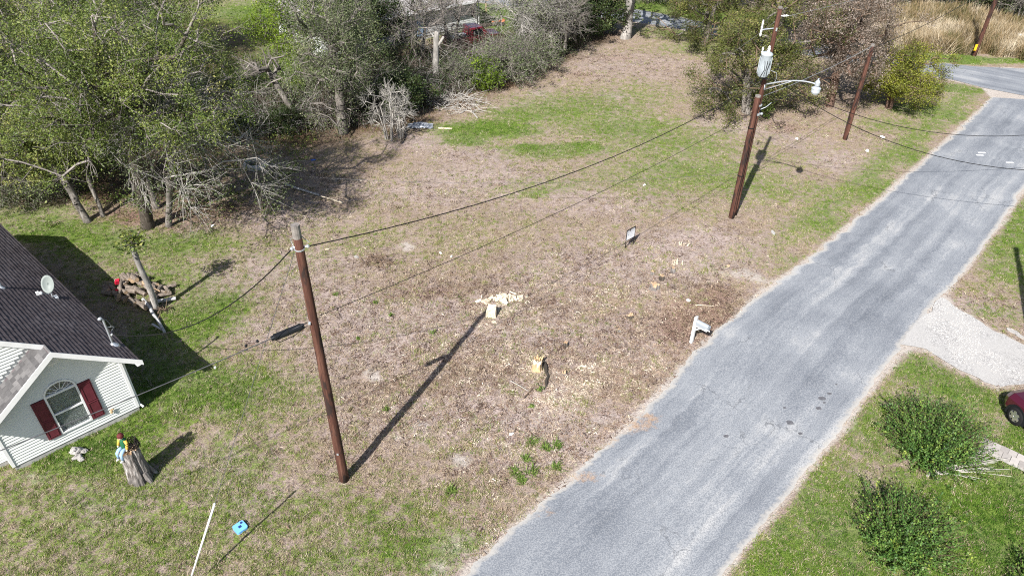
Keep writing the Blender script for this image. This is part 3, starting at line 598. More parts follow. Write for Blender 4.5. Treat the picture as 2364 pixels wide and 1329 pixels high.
# ------------------------------------------------------------------ the cream house on the left
def white_house():
    R0 = G(325, 945); TH = math.radians(44.3)
    h = thing('cream_house', 'cream sided house with dark shingle roof, arched window and maroon shutters', 'house', (R0[0], R0[1], 0), TH)
    SL = .75; E0 = .40; ZE = 2.40; RID = -1.77; MR = -6.2; BK = 13.3; FR = -.48     # local x along the front (right +), y to the back
    zr = lambda a: ZE + SL * (E0 - a)
    # --- foundation
    MB().box((-3.96, .02, -.2), (-.02, BK - .5, .17)).box((-13, .48, -.2), (-3.97, BK - .5, .17)).build('foundation', 'concrete', h)
    # --- walls: solid core plus lap boards on the two front faces
    core = MB()
    zt = lambda a: zr(a) - .16
    ztl = lambda a: zr(RID) - SL * (RID - a) - .16
    zl = lambda a: (zr(MR) - SL * (MR - a)) - .16
    fp = [(-3.93, .17), (-.03, .17), (-.03, zt(0)), (RID, zt(RID)), (-3.93, ztl(-3.93))]
    # the window opening is left free: four pieces round it
    wx0, wx1, wz0, wz1 = -2.36, -1.50, .60, 2.17; wc = (wx0 + wx1) / 2; wr = (wx1 - wx0) / 2
    core.prism([(-3.93, .17), (wx0, .17), (wx0, ztl(wx0)), (-3.93, ztl(-3.93))], 'y', .03, .12)
    core.prism([(wx1, .17), (-.03, .17), (-.03, zt(0)), (wx1, zt(wx1))], 'y', .03, .12)
    core.prism([(wx0, .17), (wx1, .17), (wx1, wz0), (wx0, wz0)], 'y', .03, .12)
    arch = [(wc + wr * math.cos(t), wz1 + wr * .9 * math.sin(t)) for t in np.linspace(0, math.pi, 13)]
    core.prism([(wx1, wz1)] + [(wx1, zt(wx1)), (RID, zt(RID)), (wx0, ztl(wx0)), (wx0, wz1)] + arch[::-1][1:-1], 'y', .03, .12)
    core.box((-.13, .12, .17), (-.03, BK - .5, zt(0) - .02)); core.box((-3.93, .12, .17), (-3.83, .5, ztl(-3.93)))
    core.prism([(-12.9, .17), (-1.6, .17), (-1.6, zt(-1.6)), (MR, zt(MR)), (-12.9, zl(-12.9))], 'y', .5, .6)
    core.prism([(-12.9, .17), (-.03, .17), (-.03, zt(0)), (MR, zt(MR)), (-12.9, zl(-12.9))], 'y', BK - .6, BK - .5)
    core.box((-12.9, .6, .17), (-12.8, BK - .6, zl(-12.9)))
    wall = core.build('wall', 'siding_cream', h)
    EX = .112
    def board(x0, x1, z, y, x0t=None, x1t=None):
        x0t = x0 if x0t is None else x0t; x1t = x1 if x1t is None else x1t; z1 = z + EX + .012
        b = MB(); vs = [(x0, y - .036, z), (x1, y - .036, z), (x1, y, z), (x0, y, z), (x0t, y - .003, z1), (x1t, y - .003, z1), (x1t, y, z1), (x0t, y, z1)]
        b.add(vs, [(3, 2, 1, 0), (4, 5, 6, 7), (0, 1, 5, 4), (1, 2, 6, 5), (2, 3, 7, 6), (3, 0, 4, 7)]); b.build('siding_board', 'siding_cream', wall)
    z = .17
    def lim(zz):          # left / right ends of the gable at height zz
        r = min(-.03, E0 - (zz + .16 - ZE) / SL); l = max(-3.93, RID - (zr(RID) - .16 - zz) / SL); return l, r
    while z < zt(RID) - EX:
        l, r = lim(z); lt, rt = lim(z + EX)
        if z + EX > wz0 and z < wz1 + wr * .9:
            if z < wz1: a0, a1 = wx0 - .02, wx1 + .02
            else:
                q = math.sqrt(max(0, 1 - ((z - wz1) / (wr * .9)) ** 2)); a0, a1 = wc - wr * q - .02, wc + wr * q + .02
            board(l, a0, z, .03, lt, a0); board(a1, r, z, .03, a1, rt)
        else: board(l, r, z, .03, lt, rt)
        z += EX
    z = .17
    while z < zt(MR) - EX:
        r = min(-3.94 if z < ztl(-3.93) else RID - (zr(RID) + .12 - z) / SL if z < zr(RID) + .1 else 0, E0 - (z + .16 - ZE) / SL)
        l = max(-7.6, MR - (zt(MR) - z) / SL)
        if r - l > .2: board(l, r, z, .5, l, r - EX / SL if z > zr(RID) else r)
        z += EX
    # --- trim
    MB().box((-.09, -.022, .17), (.0, .03, zt(0) - .06)).box((-.03, .03, .17), (.002, .16, zt(0) - .06)).build('corner_trim', 'white_trim', h)
    MB().box((-4.02, -.022, .17), (-3.93, .03, ztl(-3.93) - .02)).box((-4.02, .03, .17), (-3.95, .5, ztl(-3.93) - .02)).build('corner_trim', 'white_trim', h)
    MB().tube([(.09, .05, 2.32), (.05, .06, 2.15), (.04, .05, 1.9), (.04, .05, .25), (.10, -.08, .14)], .038, 6).build('downspout', 'white_trim', h)
    # --- gutter along the right eave
    MB().prism([(E0 - .10, ZE - .24), (E0 + .0, ZE - .24), (E0 + .03, ZE - .11), (E0 + .01, ZE - .11), (E0 - .01, ZE - .22), (E0 - .10, ZE - .22)], 'y', FR, BK).build('gutter', 'white_trim', h)
    # --- roof slabs
    def slab(x0, x1, y0, y1, th=.13, up=None):
        z0, z1 = zr(x0), zr(x1); b = MB()
        return b.add([(x0, y0, z0 - th), (x1, y0, z1 - th), (x1, y1, z1 - th), (x0, y1, z0 - th), (x0, y0, z0), (x1, y0, z1), (x1, y1, z1), (x0, y1, z0)], [(3, 2, 1, 0), (4, 5, 6, 7), (0, 1, 5, 4), (1, 2, 6, 5), (2, 3, 7, 6), (3, 0, 4, 7)])
    rf = slab(RID, E0, FR, BK); s2 = slab(MR, RID, 0, BK); rf.add(s2.v, s2.f)
    zq = zr(MR); zl0 = zq - SL * (MR + 13.4)
    # left slope of the main roof and left slope of the front gable (ends against the wall behind)
    rf.add([(-13.4, 0, zq - SL * 7.2 - .13), (MR, 0, zq - .13), (MR, BK, zq - .13), (-13.4, BK, zq - SL * 7.2 - .13), (-13.4, 0, zq - SL * 7.2), (MR, 0, zq), (MR, BK, zq), (-13.4, BK, zq - SL * 7.2)], [(3, 2, 1, 0), (4, 5, 6, 7), (0, 1, 5, 4), (1, 2, 6, 5), (2, 3, 7, 6), (3, 0, 4, 7)])
    zg = zr(RID); xl = -4.3; zx = zg - SL * (RID - xl)
    rf.add([(xl, FR, zx - .12), (RID, FR, zg - .12), (RID, .5, zg - .12), (xl, .5, zx - .12), (xl, FR, zx), (RID, FR, zg), (RID, .5, zg), (xl, .5, zx)], [(3, 2, 1, 0), (4, 5, 6, 7), (0, 1, 5, 4), (1, 2, 6, 5), (2, 3, 7, 6), (3, 0, 4, 7)])
    roof = rf.build('roof', 'shingle', h)
    # fascia boards along the rakes
    fb = MB()
    def rake(x0, z0, x1, z1, y, dp=.19):
        fb.add([(x0, y - .03, z0 - dp), (x1, y - .03, z1 - dp), (x1, y - .003, z1 - dp), (x0, y - .003, z0 - dp), (x0, y - .03, z0 + .015), (x1, y - .03, z1 + .015), (x1, y - .003, z1 + .015), (x0, y - .003, z0 + .015)], [(3, 2, 1, 0), (4, 5, 6, 7), (0, 1, 5, 4), (1, 2, 6, 5), (2, 3, 7, 6), (3, 0, 4, 7)])
    rake(RID, zg, E0 + .1, ZE - .07, FR); rake(xl, zx, RID, zg, FR); rake(MR, zr(MR), RID + .02, zg - .01, 0)
    fb.build('fascia', 'white_trim', h)
    MB().add([(RID, FR, zg - .135), (E0, FR, ZE - .135), (E0, .02, ZE - .135), (RID, .02, zg - .135)], [(0, 1, 2, 3)]).build('soffit', 'white_trim', h)
    # --- shingles: thin wedges in courses
    ca = math.cos(math.atan(SL)); sa = math.sin(math.atan(SL)); XP = .150; W = .32
    cands = []
    nc = int((E0 - MR) / ca / XP)
    for i in range(nc):
        y0 = FR if E0 - i * XP * ca > RID + .05 else 0
        y = y0 - (i % 2) * W / 2
        while y < BK:
            ya, yb = max(y, y0), min(y + W, BK)
            if yb - ya > .05: cands.append((i, ya, yb))
            y += W
    def wedge(b, i, ya, yb, th):
        x0 = E0 + .02 - i * XP * ca; z0 = ZE - .015 + i * XP * sa; x1 = x0 - (XP + .03) * ca; z1 = z0 + (XP + .03) * sa; nx, nzz = sa, ca
        t0, t1 = th, .002; g = .006
        b.add([(x0, ya + g, z0), (x0, yb - g, z0), (x1, yb - g, z1), (x1, ya + g, z1), (x0 + nx * t0, ya + g, z0 + nzz * t0), (x0 + nx * t0, yb - g, z0 + nzz * t0), (x1 + nx * t1, yb - g, z1 + nzz * t1), (x1 + nx * t1, ya + g, z1 + nzz * t1)],
              [(4, 5, 6, 7), (0, 1, 5, 4), (1, 2, 6, 5), (3, 0, 4, 7)])
    cands.sort(key=lambda c: (c[1] + c[0] * XP))           # nearest to the front corner first
    rest = MB(); rr = random.Random(2)
    for k, (i, ya, yb) in enumerate(cands):
        th = rr.uniform(.018, .026)
        if k < 230: b = MB(); wedge(b, i, ya, yb, th); b.build('shingle', 'shingle', roof)
        else: wedge(rest, i, ya, yb, th)
    o = rest.build('shingles', 'shingle', roof); o['kind'] = 'stuff'
    # small left slope: light shingles seen from above
    for i in range(int((RID - xl) / ca / .17)):
        for j in range(4):
            x0 = xl + i * .17 * ca; z0 = zx + i * .17 * sa; x1 = x0 + .2 * ca; z1 = z0 + .2 * sa; ya = FR + .005 + j * .24 - (i % 2) * .1; yb = ya + .235; ya = max(ya, FR); yb = min(yb, .49)
            if x1 > RID or yb - ya < .04: continue
            b = MB(); nx, nz_ = -sa, ca; t0 = .022 + .006 * rr.random()
            b.add([(x0, ya, z0), (x0, yb, z0), (x1, yb, z1), (x1, ya, z1), (x0 + nx * t0, ya, z0 + nz_ * t0), (x0 + nx * t0, yb, z0 + nz_ * t0), (x1 + nx * .003, yb, z1 + nz_ * .003), (x1 + nx * .003, ya, z1 + nz_ * .003)], [(7, 6, 5, 4), (4, 5, 1, 0), (5, 6, 2, 1), (7, 4, 0, 3)]); b.build('shingle', 'shingle_light', roof)
    MB().tube([(RID, FR, zg - .01), (RID, -.02, zg - .01)], .04, 6).build('ridge_cap', 'shingle_light', roof)
    # --- window with arched top
    win = MB()
    fr = .055; yo = -.03; yi = .05
    win.box((wx0 - fr, yo, wz0 - fr), (wx0, yi, wz1)).box((wx1, yo, wz0 - fr), (wx1 + fr, yi, wz1)).box((wx0, yo, wz0 - fr), (wx1, yi, wz0)).box((wx0, yo, wz1 - .03), (wx1, yi, wz1 + .03)).box((wx0, yo + .01, 1.36), (wx1, yi, 1.42))
    n = 16; ai = [(wc + wr * math.cos(t), wz1 + wr * .9 * math.sin(t)) for t in np.linspace(0, math.pi, n)]; ao = [(wc + (wr + fr) * math.cos(t), wz1 + (wr * .9 + fr) * math.sin(t)) for t in np.linspace(0, math.pi, n)]
    for k in range(n - 1): win.prism([ai[k], ao[k], ao[k + 1], ai[k + 1]], 'y', yo, yi)
    w = win.build('window', 'white_trim', h)
    for a in np.linspace(0, math.pi, 8)[1:-1]:
        MB().tube([(wc + .13 * math.cos(a), .0, wz1 + .13 * math.sin(a)), (wc + wr * math.cos(a), .0, wz1 + wr * .9 * math.sin(a))], .009, 5).build('muntin', 'white_trim', w)
    MB().tube([(wc + .13 * math.cos(a), .0, wz1 + .12 * math.sin(a)) for a in np.linspace(0, math.pi, 9)], .009, 5).build('muntin', 'white_trim', w)
    for za, zb in ((wz0, 1.36), (1.42, wz1 - .03)): MB().box((wx0, .02, za), (wx1, .026, zb)).build('pane', 'window_glass', w)
    MB().prism(ai, 'y', .02, .026).build('pane', 'window_glass', w)
    cv = []; cf = []; m = 40
    for k in range(m + 1):
        x = wx0 + (wx1 - wx0) * k / m; y = .16 + .035 * math.sin(k * .9) + .02 * math.sin(k * .37 + 1); cv += [(x, y, wz0), (x, y + .01, wz1)]
    cf = [(2 * k, 2 * k + 2, 2 * k + 3, 2 * k + 1) for k in range(m)]; MB().add(cv, cf).build('curtain', 'curtain', w)
    MB().box((wx0 - .3, .5 - .02, wz0 - .2), (wx1 + .3, .5 - .01, wz1 + .6)).build('room_back', 'black_plastic', w)
    # --- shutters
    for x0, x1 in ((-2.81, -2.43), (-1.43, -1.05)):
        s = MB().box((x0, -.045, .56), (x1, .012, 2.17)).build('shutter', 'shutter_red', h)
        for z0, z1 in ((.66, 1.26), (1.36, 2.08)):
            MB().box((x0 + .06, -.032, z0), (x1 - .06, -.030, z1)).build('panel', 'shutter_red', s)
            q = MB(); q.box((x0 + .045, -.058, z0 - .02), (x0 + .06, -.045, z1 + .02)).box((x1 - .06, -.058, z0 - .02), (x1 - .045, -.045, z1 + .02)).box((x0 + .06, -.058, z0 - .02), (x1 - .06, -.045, z0)).box((x0 + .06, -.058, z1), (x1 - .06, -.045, z1 + .02)); q.build('moulding', 'shutter_red', s)
    # --- round gable vent
    v = MB(); pr = [(RID - .02 + .27 * math.cos(t), 3.52 + .27 * math.sin(t)) for t in np.linspace(0, 2 * math.pi, 25)[:-1]]; v.prism(pr, 'y', -.04, .02); gv = v.build('gable_vent', 'white_trim', h)
    for k in range(7):
        zz = 3.32 + k * .065; hw = math.sqrt(max(.001, .235 ** 2 - (zz - 3.52) ** 2)); MB().box((RID - .02 - hw, -.055, zz), (RID - .02 + hw, -.04, zz + .02)).build('louvre', 'white_trim', gv)
    # hanging ornament by the shutter
    b = MB().ball((-.86, -.05, .52), (.05, .03, .07), 6).ball((-.82, -.05, .60), (.07, .02, .035), 6); b.build('wall_ornament', 'wood_orange', h)
    SH = .075
    for ch in h.children_recursive:
        if ch.type == 'MESH': ch.data.transform(Matrix(((1, -SH, 0, 0), (0, 1, 0, 0), (0, 0, 1, 0), (0, 0, 0, 1))))
    # --- things on the roof (moved with the house, but separate things)
    Mh = Matrix.Translation((R0[0], R0[1], 0)) @ Matrix.Rotation(TH, 4, 'Z')
    def onroof(a, y): return Mh @ Vector((a - SH * y, y, zr(a)))
    p = onroof(-.30, 4.35); d = thing('satellite_dish', 'pale grey oval satellite dish with feed arm on the shingle roof', 'satellite dish', p, TH)
    bt = MB(); bt.tube([(0, 0, -.05), (.02, .0, .22), (.02, -.05, .34)], .025, 6); bt.box((-.16, -.12, -.1), (.16, .12, -.02)); bt.build('mount', 'grey_steel', d)
    nv = Vector((-.42, -.72, .56)).normalized(); ux = nv.cross(Vector((0, 0, 1))).normalized(); uz = ux.cross(nv).normalized(); cc = Vector((.02, -.02, .58))
    vs = []; fs = []
    for i in range(5):
        for j in range(18):
            t = 2 * math.pi * j / 18; rr_ = i / 4; q = cc + ux * (.21 * rr_ * math.cos(t)) + uz * (.33 * rr_ * math.sin(t)) - nv * (.07 * (1 - rr_ ** 2)); vs.append(q)
    fs = [(i * 18 + j, i * 18 + (j + 1) % 18, (i + 1) * 18 + (j + 1) % 18, (i + 1) * 18 + j) for i in range(4) for j in range(18)]
    db = MB().add(vs, fs); dish = db.build('reflector', 'dish_grey', d, True); sm = dish.modifiers.new('s', 'SOLIDIFY'); sm.thickness = .012
    tip = cc + nv * .62 - uz * .30
    MB().tube([Vector((.02, -.05, .28)), cc - uz * .36 + nv * .05, tip], .016, 6).build('arm', 'grey_steel', d)
    MB().ball(tip, (.06, .06, .07), 8).box(tuple(tip + Vector((-.14, -.03, -.03))), tuple(tip + Vector((-.05, .05, .09)))).build('receiver', 'white_trim', d)
    p = onroof(-1.56, 4.55); vp = thing('vent_pipe', 'short white plumbing vent pipe standing on the dark roof', 'vent pipe', p, TH)
    MB().lathe([(.055, -.1), (.055, .34), (.045, .34), (.045, .30)], k=10).build('pipe', 'white_trim', vp); MB().lathe([(.13, -.10), (.13, -.03), (.07, .05)], k=10).build('flashing', 'grey_steel', vp)
    p = onroof(.10, .55); ms = thing('service_mast', 'grey electrical service mast rising through the roof edge', 'service mast', p, TH)
    MB().tube([(0, 0, -.25), (0, 0, 1.05), (-.02, 0, 1.13), (-.06, 0, 1.16)], .034, 8).build('mast_pipe', 'galvanized', ms)
    MB().ball((-.07, 0, 1.17), (.075, .055, .06), 8).build('weather_head', 'grey_steel', ms); MB().lathe([(.2, -.12), (.17, -.02), (.05, .10)], k=10).build('flashing', 'galvanized', ms)
    MB().ball((.07, 0, .42), (.05, .04, .05), 8).tube([(.02, 0, .75), (.15, .02, .72), (.22, .06, .62)], .012, 5).build('insulator', 'porcelain', ms)
    MB().tube([(-.06, .0, 1.15), (.10, .05, 1.02), (.16, .05, .75), (.25, .1, .6), (.15, .1, .52), (.09, .02, .45)], .011, 5).build('drip_loop', 'cable_grey', ms)
    return Mh @ Vector((.17, .55, zr(.1) + .42))
MAST = white_house()

# ------------------------------------------------------------------ poles
def pole(name, label, px, py, H, r0, r1, weather=.5, lean=(0, 0), xy=None, group='wooden utility poles'):
    p = at(px, py) if xy is None else (xy[0], xy[1], gz(*xy))
    t = thing(name, label, 'utility pole', p, 0, group)
    n = 10; k = 14; b = MB(); b.tube([(lean[0] * i / n, lean[1] * i / n, -.3 + (H + .3) * i / n) for i in range(n + 1)], [r0 + (r1 - r0) * i / n for i in range(n + 1)], k)
    b.build('shaft', 'pole_wood', t, True)
    MB().tube([(lean[0], lean[1], H - weather), (lean[0], lean[1], H + .012)], [r1 + .004, r1 + .002], k).build('weathered_top', 'weathered_wood', t)
    return t, Vector(p)
PA, A = pole('utility_pole', 'tall dark brown utility pole standing nearest, with guy wire and splice case', 795, 1106, 9.5, .155, .108, .36)
PB, B = pole('utility_pole', 'tall utility pole carrying the transformer and street lamp', 1695, 496, 10.35, .135, .095, .05)
PS, S = pole('pole_stub', 'shorter cut off brown pole strapped against the transformer pole', 1688, 503, 6.5, .15, .13, .06)
PC, C_ = pole('utility_pole', 'brown utility pole in front of the yellow green juniper', 1951, 320, 5.9, .15, .11, .6, (.0, .1))
PD, D_ = pole('utility_pole', 'far utility pole beside the tall dry grass field', 2248, 130, 9.0, .17, .12, .3)
pole('utility_pole', 'utility pole just outside the right edge, its shadow crossing the verge', 0, 0, 9.5, .17, .12, .3, xy=tuple(G2(2346, 572) - np.array([math.cos(SUN_AZ), math.sin(SUN_AZ)]) / math.tan(SUN_EL) * 9.5))
# fittings on pole A
b = MB(); b.lathe([(.130, 8.80), (.130, 8.83)], k=12).tube([(-.2, .05, 8.82), (.22, .05, 8.86)], .018, 6).ball((.2, .05, 8.86), .05, 6).ball((-.2, .02, 8.8), .05, 6).build('clamp', 'galvanized', PA)
MB().tube([(-.12, -.05, 8.9), (-.22, .08, 9.05), (.05, .13, 9.12), (.24, .1, 8.95)], .012, 5).build('jumper', 'cable_grey', PA)
MB().box((-.10, -.17, 6.52), (-.04, .17, 6.57)).build('cable_bracket', 'grey_steel', PA)
MB().box((-.03, -.172, 1.35), (.03, -.155, 1.42)).build('pole_tag', 'galvanized', PA)
# fittings on pole B
tf = Vector((-.26, -.36, 0)); b = MB(); b.lathe([(.20, 7.42), (.235, 7.46), (.25, 7.9), (.25, 8.38), (.265, 8.40), (.265, 8.44), (.2, 8.50), (.05, 8.53)], (tf.x, tf.y, 0), 20)
tr = b.build('transformer', 'transformer_paint', PB, True)
for a in np.linspace(0, 2 * math.pi, 11)[:-1]: MB().box((-.006, .245, 7.55), (.006, .275, 8.3), M4=Matrix.Translation((tf.x, tf.y, 0)) @ Matrix.Rotation(a, 4, 'Z')).build('cooling_fin', 'transformer_paint', tr)
MB().lathe([(.05, 8.5), (.075, 8.55), (.05, 8.6), (.075, 8.65), (.05, 8.70), (.06, 8.74), (.02, 8.8)], (tf.x + .04, tf.y, 0), 10).build('bushing', 'porcelain', tr)
MB().lathe([(.03, 8.45), (.05, 8.5), (.03, 8.56), (.05, 8.62), (.03, 8.72)], (tf.x - .22, tf.y + .05, 0), 8).build('arrester', 'porcelain', tr)
for dx in (-.12, 0, .12): MB().tube([(tf.x + dx, tf.y - .255, 8.2), (tf.x + dx * .9, tf.y - .30, 8.12), (tf.x + dx * .5, tf.y - .27, 7.8), (tf.x + dx * 1.3 - .05, tf.y - .2, 7.35), (.05 + dx, -.15, 7.25)], .014, 5).build('secondary_lead', 'cable_black', tr)
MB().box((-.2, -.2, 7.6), (.06, .02, 7.68)).box((-.2, -.2, 8.2), (.06, .02, 8.28)).build('hanger', 'galvanized', PB)
MB().tube([(-.1, 0, 9.45), (-.62, -.06, 9.40)], .025, 6).box((-.03, -.13, 9.36), (.03, -.09, 9.5)).build('bracket', 'galvanized', PB)
MB().lathe([(.035, 9.12), (.055, 9.2), (.035, 9.26), (.055, 9.34), (.035, 9.42), (.055, 9.5), (.035, 9.56), (.045, 9.66), (.03, 9.82)], (-.64, -.06, 0), 10).build('fuse_cutout', 'porcelain', PB)
MB().tube([(.08, 0, 9.98), (.20, .02, 9.98)], .02, 6).tube([(.18, .02, 9.98), (.26, .02, 9.98), (.28, .02, 9.98), (.36, .02, 9.99), (.40, .02, 9.99), (.44, .02, 9.99)], [.03, .05, .03, .05, .03, .02], 10).build('insulator', 'porcelain', PB)
ad = Vector((.72, -.69, 0)); a0 = Vector((.05, -.10, 6.95)); a1 = Vector((.05, -.10, 6.70))
up = [a0 + ad * t * 2.35 + Vector((0, 0, .62 * math.sin(min(1, t * 1.08) * 1.62))) for t in np.linspace(0, 1, 14)]
arm = MB().tube(up, .032, 8).tube([a1 + (up[7] - a1) * t for t in np.linspace(0, 1, 5)], .022, 6).tube([a1, a0], .03, 6); lamp = arm.build('lamp_arm', 'galvanized', PB, True)
e = up[-1]; MB().lathe([(.06, -.08), (.11, -.05), (.11, .10), (.07, .16), (.035, .2), (.035, .26)], (e.x, e.y, e.z), 12).lathe([(.07, -.08), (.20, -.16), (.205, -.19)], (e.x, e.y, e.z), 16).build('lamp_head', 'grey_steel', lamp)
MB().lathe([(.195, -.19), (.19, -.34), (.15, -.42), (.06, -.45)], (e.x, e.y, e.z), 16).build('lamp_refractor', 'lamp_glass', lamp)
MB().lathe([(.155, 5.9), (.155, 5.97)], k=12).lathe([(.156, 5.45), (.156, 5.55)], k=12).ball((.22, -.02, 5.5), (.07, .06, .07), 6).tube([(.1, -.1, 5.75), (.35, -.05, 5.85), (.6, .1, 6.0)], .018, 5).build('clamp', 'galvanized', PB)
MB().tube([(.15, -.05, 7.6), (.45, -.1, 7.5), (.5, -.1, 7.2), (.42, -.1, 6.95), (.3, -.08, 7.05)], .016, 5).build('drip_loop', 'cable_grey', PB)
for zz in (4.9, 2.4): MB().lathe([(.153, zz), (.153, zz + .05)], k=12).build('strap', 'black_metal', PS)
MB().tube([(.0, -.16, .0), (.0, -.165, 1.5), (.03, -.15, 3), (.02, -.15, 4.8)], .014, 5).build('ground_wire', 'cable_black', PS)
MB().tube([(.1, -.12, 5.2), (.14, -.13, 4.2), (.0, -.15, 3.0), (-.1, -.13, 2.0)], .02, 5).build('riser_cable', 'cable_black', PC)
MB().tube([(.06, -.1, 5.6), (.2, -.1, 5.3), (.12, -.12, 4.7)], .02, 5).build('cable_loop', 'cable_black', PC)
MB().box((-.42, -.35, .55), (-.22, -.33, 1.05)).build('guy_marker', 'yellow_paint', PD)
MB().tube([(-.18, .0, .1), (-.2, .05, .8), (-.3, .0, .95)], .03, 6).build('riser', 'black_plastic', PD)

# ------------------------------------------------------------------ cables (each span its own thing)
def span(name, label, p0, p1, sag, r, mat, twist=0, n=36, cat='cable', k=5):
    p0, p1 = Vector(p0), Vector(p1); pts = [p0.lerp(p1, i / n) - Vector((0, 0, sag * 4 * (i / n) * (1 - i / n))) for i in range(n + 1)]
    b = MB(); L = (p1 - p0).length
    if twist:
        d = (p1 - p0).normalized(); u = d.cross(Vector((0, 0, 1))).normalized(); w = u.cross(d); m = n * 4
        for s in range(3):
            q = []
            for i in range(m + 1):
                t = i / m; c = p0.lerp(p1, t) - Vector((0, 0, sag * 4 * t * (1 - t))); a = 2 * math.pi * (t * L / twist + s / 3); q.append(c + (u * math.cos(a) + w * math.sin(a)) * r * .9)
            b.tube(q, r * .75, 4)
    else: b.tube(pts, r, k)
    return tag(b.build(name, mat, None, True), label, cat)
vA = lambda z, dx=0, dy=0: A + Vector((dx, dy, z)); vB = lambda z, dx=0, dy=0: B + Vector((dx, dy, z))
span('power_cable', 'twisted black power cable sagging from nearest pole top to transformer pole', vA(8.86, .2, .05), vB(7.35, .05, -.15), .95, .011, 'cable_black', 1.6)
span('phone_cable', 'straight black cable strung lower between nearest pole and cut off pole', vA(6.58, .12, .15), S + Vector((0, 0, 5.75)), .38, .010, 'cable_black')
span('phone_cable', 'straight cable running left from nearest pole across the cream house front', vA(6.58, -.12, -.15), Vector(tuple(G(-420, 1200, 6.3))), .12, .014, 'cable_mid')
span('service_drop', 'twisted black service cable drooping from nearest pole to the cream house mast', vA(8.8, -.2, .02), MAST, .95, .011, 'cable_black', 1.4)
q = G(430, 1368); gp0 = vA(8.75, -.12, -.1); gp1 = Vector((q[0], q[1], 0))
gw = thing('guy_wire', 'thin steel guy wire with white plastic guard, anchored in the lawn', 'guy wire', tuple(gp1)); gd = (gp0 - gp1)
MB().tube([Vector((0, 0, 0)), gd], .008, 5).build('strand', 'cable_mid', gw)
MB().tube([gd * .055, gd * .055 + gd.normalized() * 2.35], .03, 8).build('guard', 'white_paint', gw, True)
# splice case on the left hand cable
dl = (Vector(tuple(G(-420, 1200, 6.3))) - vA(6.58)).normalized(); c0 = vA(6.50) + dl * .28
sc = thing('splice_case', 'black cylindrical cable splice case hanging beside the nearest pole', 'splice case', tuple(c0))
MB().tube([dl * 0, dl * .06, dl * .07, dl * .82, dl * .83, dl * .9], [.07, .07, .095, .095, .07, .07], 12).build('case', 'black_plastic', sc)
for t in (.1, .45, .78): MB().tube([dl * t, dl * (t + .03)], .102, 12).build('band', 'black_metal', sc)
MB().tube([dl * .88, dl * .7 + Vector((0, 0, -.22)), dl * .3 + Vector((0, 0, -.2)), dl * -.1 + Vector((0, 0, -.05))], .011, 5).build('cable_tail', 'cable_black', sc)
for t in (1.25, 1.55): MB().ball(dl * t + Vector((0, 0, .10)), (.04, .04, .05), 6).build('cable_clip', 'black_plastic', sc)
e1 = Vector(tuple(G(2560, 392, 4.2))); e2 = Vector(tuple(G(2560, 285, 4.2)))
span('service_drop', 'sagging black service cable crossing the road nearer the camera', vB(7.25, .4, -.1), e1, 1.5, .011, 'cable_black', 1.6)
span('service_drop', 'sagging black service cable crossing the road farther up', vB(7.2, .3, .05), e2, 1.6, .010, 'cable_black', 1.6)
span('phone_cable', 'cable running from cut off pole to the juniper pole top', S + Vector((.05, .05, 5.75)), C_ + Vector((0, 0, 5.55)), .12, .014, 'cable_black')
span('phone_cable', 'thin cable above the other from transformer pole to the juniper pole', vB(6.3, .1, .1), C_ + Vector((0, 0.1, 5.8)), .15, .014, 'cable_grey')
span('phone_cable', 'cable running from juniper pole up to the far field pole', C_ + Vector((0, 0.1, 5.65)), D_ + Vector((0, 0, 5.9)), .35, .018, 'cable_black')
span('primary_wire', 'thin bare power line from transformer pole top to the far pole', vB(9.98, .44, .02), D_ + Vector((0, 0, 8.8)), .5, .009, 'cable_grey')
q = G(1604, 188); span('guy_wire', 'thin steel stay from transformer pole top down behind the oak', vB(9.75, -.08, 0), (q[0], q[1], .3), .1, .013, 'cable_grey', cat='guy wire')
q0 = S + Vector((0, 0, 2.55)); q1 = Vector(tuple(G(430, 384, 2.2))); span('phone_cable', 'thin low drop wire crossing the whole lot from cut off pole into the woods', q0, q1, .75, .007, 'cable_mid')

# ------------------------------------------------------------------ mailbox, sign, blue lid and lot litter
def mailbox():
    p = at(1596, 789); t = thing('mailbox', 'white post mailbox with grey box standing beside the road', 'mailbox', p, math.radians(-44))
    MB().prism([(-.055, -.055), (.055, -.055), (.055, .055), (-.055, .055)], 'z', -.1, 1.30).add([(-.055, -.055, 1.3), (.055, -.055, 1.3), (.055, .055, 1.3), (-.055, .055, 1.3), (.05, -.05, 1.37), (.05, .05, 1.37)], [(0, 1, 4), (1, 2, 5, 4), (2, 3, 5), (3, 0, 4, 5)]).build('post', 'white_paint', t)
    MB().box((.055, -.05, .90), (.56, .05, .985)).build('support_arm', 'white_paint', t)
    b = MB(); b.add([(.055, -.035, .66), (.055, .035, .66), (.055, .035, .74), (.055, -.035, .74), (.30, -.035, .90), (.30, .035, .90), (.24, .035, .90), (.24, -.035, .90)], [(0, 1, 2, 3), (7, 6, 5, 4), (0, 4, 5, 1), (3, 2, 6, 7), (0, 3, 7, 4), (1, 5, 6, 2)]); b.build('brace', 'white_paint', t)
    pr = [(-.09, .99), (.09, .99), (.09, 1.12)] + [(.09 * math.cos(a), 1.12 + .09 * math.sin(a)) for a in np.linspace(.2, math.pi - .2, 8)] + [(-.09, 1.12)]
    bx = MB().prism(pr, 'x', .08, .60).build('box', 'mailbox_metal', t)
    MB().prism([(a * 1.06, (z - 1.08) * 1.06 + 1.08) for a, z in pr], 'x', .602, .615).build('box_rim', 'black_metal', bx)
    MB().prism(pr, 'x', .617, .63).tube([(.63, 0, 1.18), (.67, 0, 1.17)], .012, 5).build('box_door', 'mailbox_metal', bx)
    MB().box((.5, -.105, 1.02), (.72, -.095, 1.06)).build('flag', 'white_paint', bx)
mailbox()
